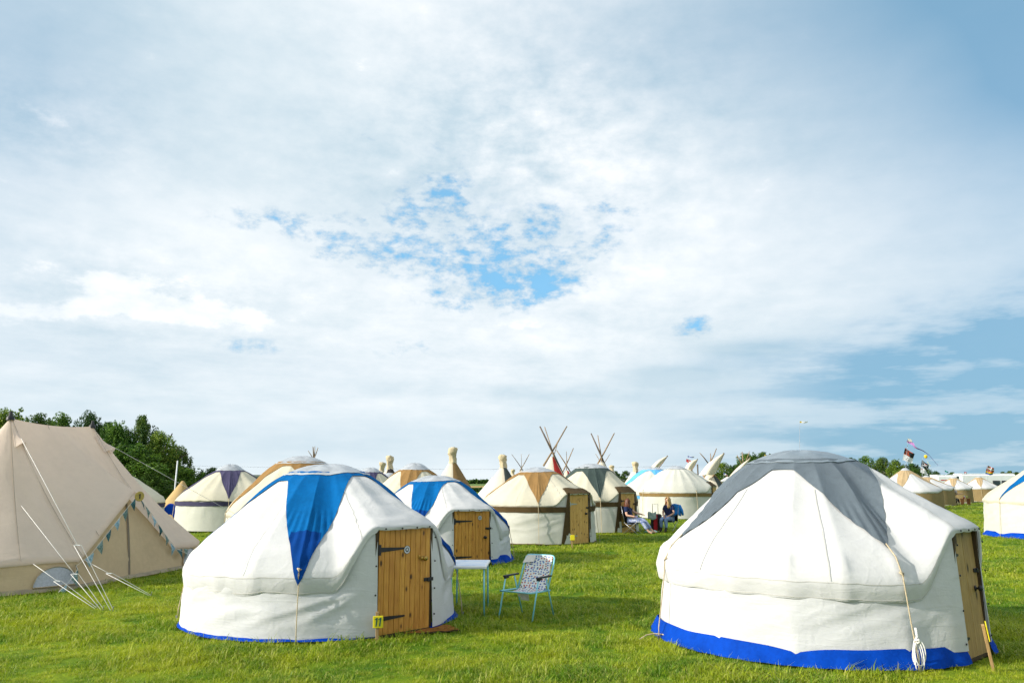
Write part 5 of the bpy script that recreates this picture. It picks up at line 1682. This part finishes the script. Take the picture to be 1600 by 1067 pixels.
p = ground(1509, 788.5); p.z = 0
T = thing('picnic_table', 'low orange wooden table with cups near the far yurts', 'table', (p.x, p.y, 0))
for i in range(4):
    q = MB(); q.box((0, -.25 + i * .165, .50), (.62, .15, .035), bev=.006); q.build('slat', material('orange_wood', (.45, .16, .035), .6, .2, 6.0), T)
for sx in (-.26, .26):
    q = MB(); q.box((sx, 0, .25), (.06, .46, .48), bev=.01); q.build('leg', material('orange_wood', (.45, .16, .035)), T)
for k, (x, c_, hh) in enumerate(((-.10, FC['w'], .22), (-.16, FC['r'], .12), (.10, material('lime', (.42, .55, .12)), .20))):
    t_ = thing('cup', ['white cup standing on the low orange table', 'red cup standing on the low orange table', 'lime green bottle standing on the low orange table'][k], 'cup', (p.x + x, p.y - .1, .52), 0)
    q = MB(); q.lathe([(0, 0), (.045, 0), (.055, hh * .9), (.05, hh), (0, hh * .97)], 10); q.build('vessel', c_, t_, smooth=True)
w3 = ground(1494, 789); w3.z = 0
camp_chair('dark camp chair of the person at the low orange table', w3 + Vector((-.25, 0, 0)), rad(0), BLKF, BLKF)
person('person in dark patterned top reaching an arm across the low table', w3 + Vector((-.25, 0, 0)), rad(0), dict(
    shirt=material('dark_print_top', (.02, .03, .03), .85, .5, 14.0, col2=(.25, .32, .30)), trousers=BLKF, hair=material('grey_hair', (.42, .38, .38), .6), hair_len=.06, face=(1, 0, -.25), J=dict(
        pelvis=(-.05, 0, .48, (.17, .14)), waist=(0, 0, .62, (.16, .13)), chest=(.12, 0, .80, (.165, .12)), neckb=(.22, 0, .92, (.085, .075)), neck=(.25, 0, .96, .05), headb=(.29, 0, 1.01, .068), headm=(.33, 0, 1.06, .088), headt=(.34, 0, 1.12, .062),
        shl=(.15, .18, .90, .06), ell=(.40, .24, .86, .045), wrl=(.66, .20, .90, .030), shr=(.15, -.18, .90, .06), elr=(.42, -.24, .88, .045), wrr=(.68, -.22, .93, .031),
        hipl=(.0, .10, .48, .098), knl=(.40, .15, .48, .062), anl=(.42, .15, .10, .038), toel=(.56, .16, .05, .032), hipr=(.0, -.10, .48, .098), knr=(.40, -.13, .48, .064), anr=(.46, -.12, .10, .038), toer=(.60, -.12, .045, .032))))

gp = at(266, 797, 36)
T = thing('blue_tarpaulin', 'crumpled bright blue tarpaulin beside the tan tipi', 'tarpaulin', (gp.x, 36, 0))
rows = [[(lerp(-.35, .35, i / 8), lerp(-.3, .3, j / 6) + .05 * pn(i, j), (.95 + .1 * pn(i * .6, j * .6, 2)) * math.sin(math.pi * (.05 + .9 * i / 8)) ** .35 * math.sin(math.pi * (.05 + .9 * j / 6)) ** .35) for i in range(9)] for j in range(7)]
q = MB(); q.sheet(rows); q.build('sheet', ROYAL, T, smooth=True)
q = MB(); q.tube([(-.3, -.28, .1), (0, -.34, .5), (.3, -.28, .1)], .01, 5); q.build('cord', ROPEW, T)

# ------------------------------------------------------------------ trees
LEAF = leaf_material('broad_leaves', (.038, .105, .012), (.14, .25, .024), (.30, .36, .040))
LEAF_D = leaf_material('dark_leaves', (.026, .075, .014), (.085, .16, .022), (.18, .24, .03))
BARK = material('bark', (.09, .07, .05), .9, .3, 4.0, .8, 20)


def crown_mesh(name, rx, rz, n_leaf, clumps, leaf, seed_, mat_, base=.0):
    g = np.random.default_rng(seed_)
    # clumps spread through the crown, biggest near the middle
    C, R = [], []
    for i in range(clumps):
        d = g.normal(size=3); d /= np.linalg.norm(d); k = g.uniform(.12, 1.0) ** .5
        if i < 5: d = np.array([.25 * d[0], .25 * d[1], 1.0]); k = g.uniform(.85, 1.0)
        squeeze = 1 - .35 * max(0, d[2])                     # narrower towards the top
        C.append(d * np.array([rx * squeeze, rx * squeeze, rz]) * k * .86); R.append(g.uniform(.13, .27) * rx)
    for _ in range(clumps // 2):                             # loose sprays that break the outline
        d = g.normal(size=3); d[2] = abs(d[2]) * 1.1 + .1; d /= np.linalg.norm(d)
        p0 = d * np.array([rx * .8, rx * .8, rz]) * .74; dr = d * .6 + np.array([0, 0, .6]) + g.normal(size=3) * .3
        for q_ in range(3): C.append(p0 + dr * .085 * q_); R.append((.10 - .02 * q_) * rx)
    C, R = np.array(C), np.array(R)
    w = R ** 2.0; w /= w.sum()
    k = g.choice(len(C), n_leaf, p=w)
    d = g.normal(size=(n_leaf, 3)); d /= np.linalg.norm(d, axis=1)[:, None]
    rr = g.uniform(.25, 1.0, n_leaf) ** .45
    P_ = C[k] + d * (R[k] * rr)[:, None] * np.array([1, 1, .9])
    P_[:, 2] += rz + base
    nrm = d * .8 + g.normal(size=(n_leaf, 3)) * .7 + np.array([0, 0, .45]); nrm /= np.linalg.norm(nrm, axis=1)[:, None]
    t = np.cross(nrm, g.normal(size=(n_leaf, 3))); t /= np.linalg.norm(t, axis=1)[:, None]
    b_ = np.cross(nrm, t)
    s = leaf * g.uniform(.55, 1.25, n_leaf)[:, None]
    V = np.stack([P_ - t * s, P_ + b_ * s * .55, P_ + t * s, P_ - b_ * s * .55], 1).reshape(-1, 3)
    me = bpy.data.meshes.new(name)
    F = np.arange(n_leaf * 4).reshape(-1, 4)
    me.from_pydata(V.tolist(), [], F.tolist()); me.materials.append(mat_); me.update()
    return me


def trunk_mesh(h, r, seed_):
    q = MB(); rs = random.Random(seed_)
    top = Vector((rs.uniform(-.3, .3), rs.uniform(-.3, .3), h))
    q.tube([(0, 0, -.1), (0.02, 0, .3), top * .35 + Vector((.06, 0, 0)), top * .7, top], [r * 1.35, r, r * .85, r * .5, r * .15], 8)
    for i in range(6):
        a = rs.uniform(0, 6.28); u = rs.uniform(.3, .7); b_ = top * u
        e = b_ + Vector((math.cos(a) * h * .30, math.sin(a) * h * .30, h * rs.uniform(.12, .3)))
        q.tube([b_, b_.lerp(e, .5) + Vector((0, 0, .08 * h)), e], [r * .45, r * .28, r * .08], 6)
    me = bpy.data.meshes.new('trunk'); me.from_pydata(q.v, [], q.f); me.materials.append(BARK); me.polygons.foreach_set('use_smooth', np.full(len(me.polygons), True)); me.update()
    return me


CROWNS = [crown_mesh('crown', 1.0, 1.0, 17000, 64, .031, 100 + i, LEAF if i % 2 == 0 else LEAF_D) for i in range(4)]
CROWNS_FAR = [crown_mesh('crown', 1.0, 1.0, 4000, 36, .060, 200 + i, LEAF_D) for i in range(3)]
TRUNKS = [trunk_mesh(1.0, .045, i) for i in range(3)]


def tree(label, px, ytop, Yd, wpx, ybot=None, far=False, group='trees behind the camp', name='tree', cat='tree', k=0):
    top = at(px, ytop, Yd); H = top.z
    zb = .12 * H if ybot is None else max(0.0, at(px, ybot, Yd).z)
    T = thing(name, label, cat, (top.x, Yd, 0), 0, group)
    R_ = wpx / 2 / FPX * Yd
    me = (CROWNS_FAR if far else CROWNS)[k % (3 if far else 4)]
    c_ = bpy.data.objects.new('crown', me); COL.objects.link(c_); c_.parent = T
    c_.location = (0, 0, zb); c_.scale = (R_, R_, (H - zb) / 2.05); c_.rotation_euler = (0, 0, k * 1.7 + px)
    t_ = bpy.data.objects.new('trunk', TRUNKS[k % 3]); COL.objects.link(t_); t_.parent = T
    t_.scale = (H * .8,) * 3
    return T


lt = [(-25, 652, 56, 110, 'deeper tree showing through at the far left of the wood'), (38, 656, 57, 110, 'deeper tree filling the gap over the bell tent ridge'), (82, 654, 57, 110, 'deeper tree behind the middle of the bell tent ridge'), (166, 656, 56, 110, 'deeper tree filling the wood right of the ridge'), (246, 690, 55, 100, 'deeper tree below the tallest pointed one'), (-70, 640, 47, 150, 'broad tree partly cut by the left edge, above the bell tent'), (12, 634, 50, 120, 'leafy tree over the bell tent\'s left pole'), (60, 641, 46, 90, 'rounded tree over the middle of the bell tent ridge'),
      (100, 643, 52, 90, 'tree just left of the bell tent\'s right pole'), (143, 641, 49, 74, 'twiggy tree directly above the bell tent\'s right pole'), (180, 655, 46, 90, 'yellow-green tree right of the bell tent ridge'),
      (224, 644, 50, 84, 'tallest pointed tree at the right of the left-hand wood'), (252, 672, 47, 90, 'dark rounded tree right of the tallest pointed one'), (280, 694, 49, 66, 'last tree of the left-hand wood, sloping down to the right'),
      (205, 690, 44, 150, 'dark lower tree filling the wood behind the far guy line'), (120, 690, 44, 170, 'dark undergrowth tree behind the bell tent roof')]
for i, (x, y, Yd, w, lab) in enumerate(lt): tree(lab, x, y, Yd, w, k=i, ybot=790, group='trees of the left-hand wood')
hd = [(236, 738, 43, 90, 'bush at the foot of the left-hand wood behind the navy-star yurt'), (296, 729, 46, 84, 'bush behind the white mast'), (330, 728, 50, 74, 'bush left of the purple-star yurt crown'), (372, 738, 55, 70, 'low bush right of the purple-star yurt crown'), (402, 744, 60, 50, 'last low bush by the green tent')]
for i, (x, y, Yd, w, lab) in enumerate(hd): tree(lab, x, y, Yd, w, k=i + 1, ybot=800, group='bushes below the left-hand wood', name='bush', cat='bush')
rt = [(1128, 722, 112, 62, 'low tree at the left end of the right-hand wood'), (1152, 724, 105, 60, 'yellowish tree behind the upswept smoke flap tipi'), (1166, 706, 118, 62, 'tall tree above the orange-trimmed tipi'), (1190, 704, 120, 60, 'tallest tree of the right-hand wood'),
      (1216, 708, 118, 56, 'tree beside the yellow windsock'), (1246, 716, 122, 60, 'tree mostly hidden by the grey yurt crown, left'), (1290, 718, 124, 60, 'tree hidden behind the grey yurt crown'), (1330, 713, 122, 52, 'tree just right of the grey yurt crown'),
      (1352, 711, 120, 46, 'second tree right of the grey yurt crown'), (1378, 713, 118, 44, 'third tree right of the grey yurt crown'), (1398, 716, 112, 40, 'tree left of the red and black flag'), (1425, 722, 112, 46, 'tree behind the red and black flag'),
      (1446, 730, 116, 34, 'tree behind the skull flag'), (1462, 735, 120, 26, 'small tree right of the skull flag'), (1478, 741, 130, 26, 'low tree by the teal pennant')]
for i, (x, y, Yd, w, lab) in enumerate(rt): tree(lab, x, y, Yd, w, k=i, ybot=768, group='trees of the right-hand wood', far=i > 99)
mt = [(962, 735, 100, 24, 'small round tree left of the brown-collared tipi'), (978, 734, 104, 24, 'small round tree touching the brown-collared tipi'), (773, 743, 150, 12, 'tiny far tree left of the green-collared tipi'), (768, 746, 150, 9, 'tiny far bush left of the tiny tree')]
for i, (x, y, Yd, w, lab) in enumerate(mt): tree(lab, x, y, Yd, w, k=i, ybot=760, far=True, group='small trees between the tents')
ft2 = [(1487, 737, 190, 20), (1500, 738.5, 200, 22), (1516, 740, 260, 26), (1534, 739.5, 260, 24), (1553, 738.5, 250, 26), (1566, 736, 240, 20), (1577, 735, 240, 20), (1588, 736.5, 250, 22), (1602, 737, 250, 24)]
for i, (x, y, Yd, w) in enumerate(ft2):
    tree('dark far tree on the skyline behind the long trailer, number %s from the left' % ['one', 'two', 'three', 'four', 'five', 'six', 'seven', 'eight', 'nine'][i], x, y, Yd, w, k=i, ybot=752, far=True, group='far skyline trees at right')

# far hedges: read as one mass
def hedge(name, label, x0, x1, Yd, h, n, leaf, seed_):
    g = np.random.default_rng(seed_)
    x = g.uniform(x0, x1, n); hh = h * (.7 + .3 * np.array([pn(v * .06, seed_) for v in x])); z = g.uniform(0, 1, n) ** .6 * hh; y = Yd + g.uniform(-1.5, 1.5, n)
    P_ = np.stack([x, y, z], 1)
    nr_ = g.normal(size=(n, 3)) + np.array([0, -.6, .6]); nr_ /= np.linalg.norm(nr_, axis=1)[:, None]
    t = np.cross(nr_, g.normal(size=(n, 3))); t /= np.linalg.norm(t, axis=1)[:, None]; b_ = np.cross(nr_, t)
    s = leaf * g.uniform(.6, 1.3, n)[:, None]
    V = np.stack([P_ - t * s, P_ + b_ * s * .6, P_ + t * s, P_ - b_ * s * .6], 1).reshape(-1, 3)
    o = mesh(name, V.tolist(), np.arange(n * 4).reshape(-1, 4).tolist(), LEAF_D, None, False)
    o['kind'] = 'stuff'; o['label'] = label; o['category'] = 'hedge'
    return o


hedge('hedgerow', 'thin dark hedgerow along the horizon', -330, 330, 620, 3.6, 9000, 1.6, 3)
hedge('field_hedge', 'rough dark hedge in front of the wheat field', -60, 40, 150, 1.05, 7000, .35, 5)

# overhead wire
T = thing('overhead_wire', 'thin overhead wire crossing the sky above the yurts', 'wire', (0, 140, 0))
pts = [Vector(at(x, y, 140)) - T.location for x, y in ((150, 724), (340, 728.5), (480, 731), (620, 732.5), (740, 733), (900, 731.5), (1090, 727))]
q = MB(); q.tube(pts, .014, 4); q.build('cable', BLACK, T)
for x in (150, 1090):
    a_ = at(x, 724 if x == 150 else 727, 140) - T.location
    q = MB(); q.tube([(a_.x, 0, 0), (a_.x, 0, a_.z + .2)], .12, 6); q.build('post', POLED, T)

# ------------------------------------------------------------------ grass
def clump(seed_, n=46, spread=.16, h0=.022, h1=.085):
    g = random.Random(seed_); V, F = [], []
    for _ in range(n):
        a, rr = g.uniform(0, 6.283), spread * math.sqrt(g.random())
        x, y = rr * math.cos(a), rr * math.sin(a)
        d = g.uniform(0, 6.283); h = g.uniform(h0, h1) * (1.35 if g.random() < .06 else 1); w = g.uniform(.0030, .0060)
        bend = g.uniform(.3, 1.7) * h
        dx, dy = math.cos(d), math.sin(d); px, py = -dy * w, dx * w
        k = len(V)
        V += [(x - px, y - py, -.012), (x + px, y + py, -.012), (x + dx * bend * .35 + px * .8, y + dy * bend * .35 + py * .8, h * .6), (x + dx * bend * .35 - px * .8, y + dy * bend * .35 - py * .8, h * .6), (x + dx * bend, y + dy * bend, h)]
        F += [(k, k + 1, k + 2, k + 3), (k + 3, k + 2, k + 4)]
    return V, F


def make_grass():
    gm = grass_material()
    src = []
    col_src = bpy.data.collections.new('grass_tufts')          # only the source shapes of the tufts
    for i in range(8):
        V, F = clump(900 + i, n=[66, 58, 72, 48, 66, 84, 58, 26][i], h1=[.060, .07, .05, .085, .055, .045, .07, .15][i])
        me = bpy.data.meshes.new('tuft'); me.from_pydata(V, [], F); me.materials.append(gm); me.update()
        o = bpy.data.objects.new('tuft', me); col_src.objects.link(o)
    g = np.random.default_rng(5)
    P_, S_ = [], []
    for (y0, y1, dens, sc0) in ((4.5, 9.5, 92, 1.0), (9.5, 14, 62, 1.1), (14, 20, 34, 1.35), (20, 30, 15, 1.8), (30, 48, 6, 2.5), (48, 75, 2.2, 3.4)):
        hw_ = y1 * .68 + 2.5
        n = int(dens * 2 * hw_ * (y1 - y0))
        x = g.uniform(-hw_, hw_, n); y = g.uniform(y0, y1, n)
        keep = np.ones(n, bool)
        for (cx, cy, r_) in FOOT: keep &= (x - cx) ** 2 + (y - cy) ** 2 > (r_ - .02) ** 2
        x, y = x[keep], y[keep]
        P_.append(np.stack([x, y], 1)); S_.append(sc0 * g.uniform(.7, 1.25, len(x)))
    P_ = np.concatenate(P_); S_ = np.concatenate(S_)
    Z = np.array([(pn(x * .5, y * .5) * .018 + pn(x * 1.7, y * 1.7, 4) * .012) if y < 40 and abs(x) < 20 else 0 for x, y in P_]) - .012
    th_ = np.array([.62 + .9 * max(-.45, pn(x * .9, y * .9, 31)) + .5 * pn(x * .25, y * .25, 12) for x, y in P_])
    S_ = S_ * np.clip(th_ + .12, .45, 1.25)
    me = bpy.data.meshes.new('grass')
    me.from_pydata(np.column_stack([P_, Z]).tolist(), [], [])
    me.attributes.new('tuft_scale', 'FLOAT', 'POINT').data.foreach_set('value', S_.astype(np.float32))
    o = bpy.data.objects.new('grass', me); COL.objects.link(o)
    o['kind'] = 'stuff'; o['label'] = 'short uneven camp site grass'; o['category'] = 'grass'
    ng = bpy.data.node_groups.new('grass_scatter', 'GeometryNodeTree')
    ng.interface.new_socket('Geometry', in_out='INPUT', socket_type='NodeSocketGeometry')
    ng.interface.new_socket('Geometry', in_out='OUTPUT', socket_type='NodeSocketGeometry')
    N = ng.nodes.new
    gi, go = N('NodeGroupInput'), N('NodeGroupOutput')
    m2p = N('GeometryNodeMeshToPoints'); iop = N('GeometryNodeInstanceOnPoints'); ci = N('GeometryNodeCollectionInfo')
    ci.inputs['Collection'].default_value = col_src; ci.inputs['Separate Children'].default_value = True; ci.inputs['Reset Children'].default_value = True
    rv = N('FunctionNodeRandomValue'); rv.data_type = 'FLOAT_VECTOR'; rv.inputs[0].default_value = (-.12, -.12, 0); rv.inputs[1].default_value = (.12, .12, 6.283)
    ri = N('FunctionNodeRandomValue'); ri.data_type = 'INT'; ri.inputs[4].default_value = 0; ri.inputs[5].default_value = 7
    na = N('GeometryNodeInputNamedAttribute'); na.data_type = 'FLOAT'; na.inputs[0].default_value = 'tuft_scale'
    L = ng.links.new
    L(gi.outputs[0], m2p.inputs[0]); L(m2p.outputs[0], iop.inputs['Points']); L(ci.outputs[0], iop.inputs['Instance']); iop.inputs['Pick Instance'].default_value = True
    L(ri.outputs[2], iop.inputs['Instance Index']); L(rv.outputs[0], iop.inputs['Rotation']); mn = N('ShaderNodeMath'); mn.operation = 'MINIMUM'; mn.inputs[1].default_value = 1.05; L(na.outputs[0], mn.inputs[0]); cx = N('ShaderNodeCombineXYZ'); L(na.outputs[0], cx.inputs[0]); L(na.outputs[0], cx.inputs[1]); L(mn.outputs[0], cx.inputs[2]); L(cx.outputs[0], iop.inputs['Scale']); L(iop.outputs[0], go.inputs[0])
    md = o.modifiers.new('scatter', 'NODES'); md.node_group = ng
    print('grass tufts', len(P_))


make_grass()
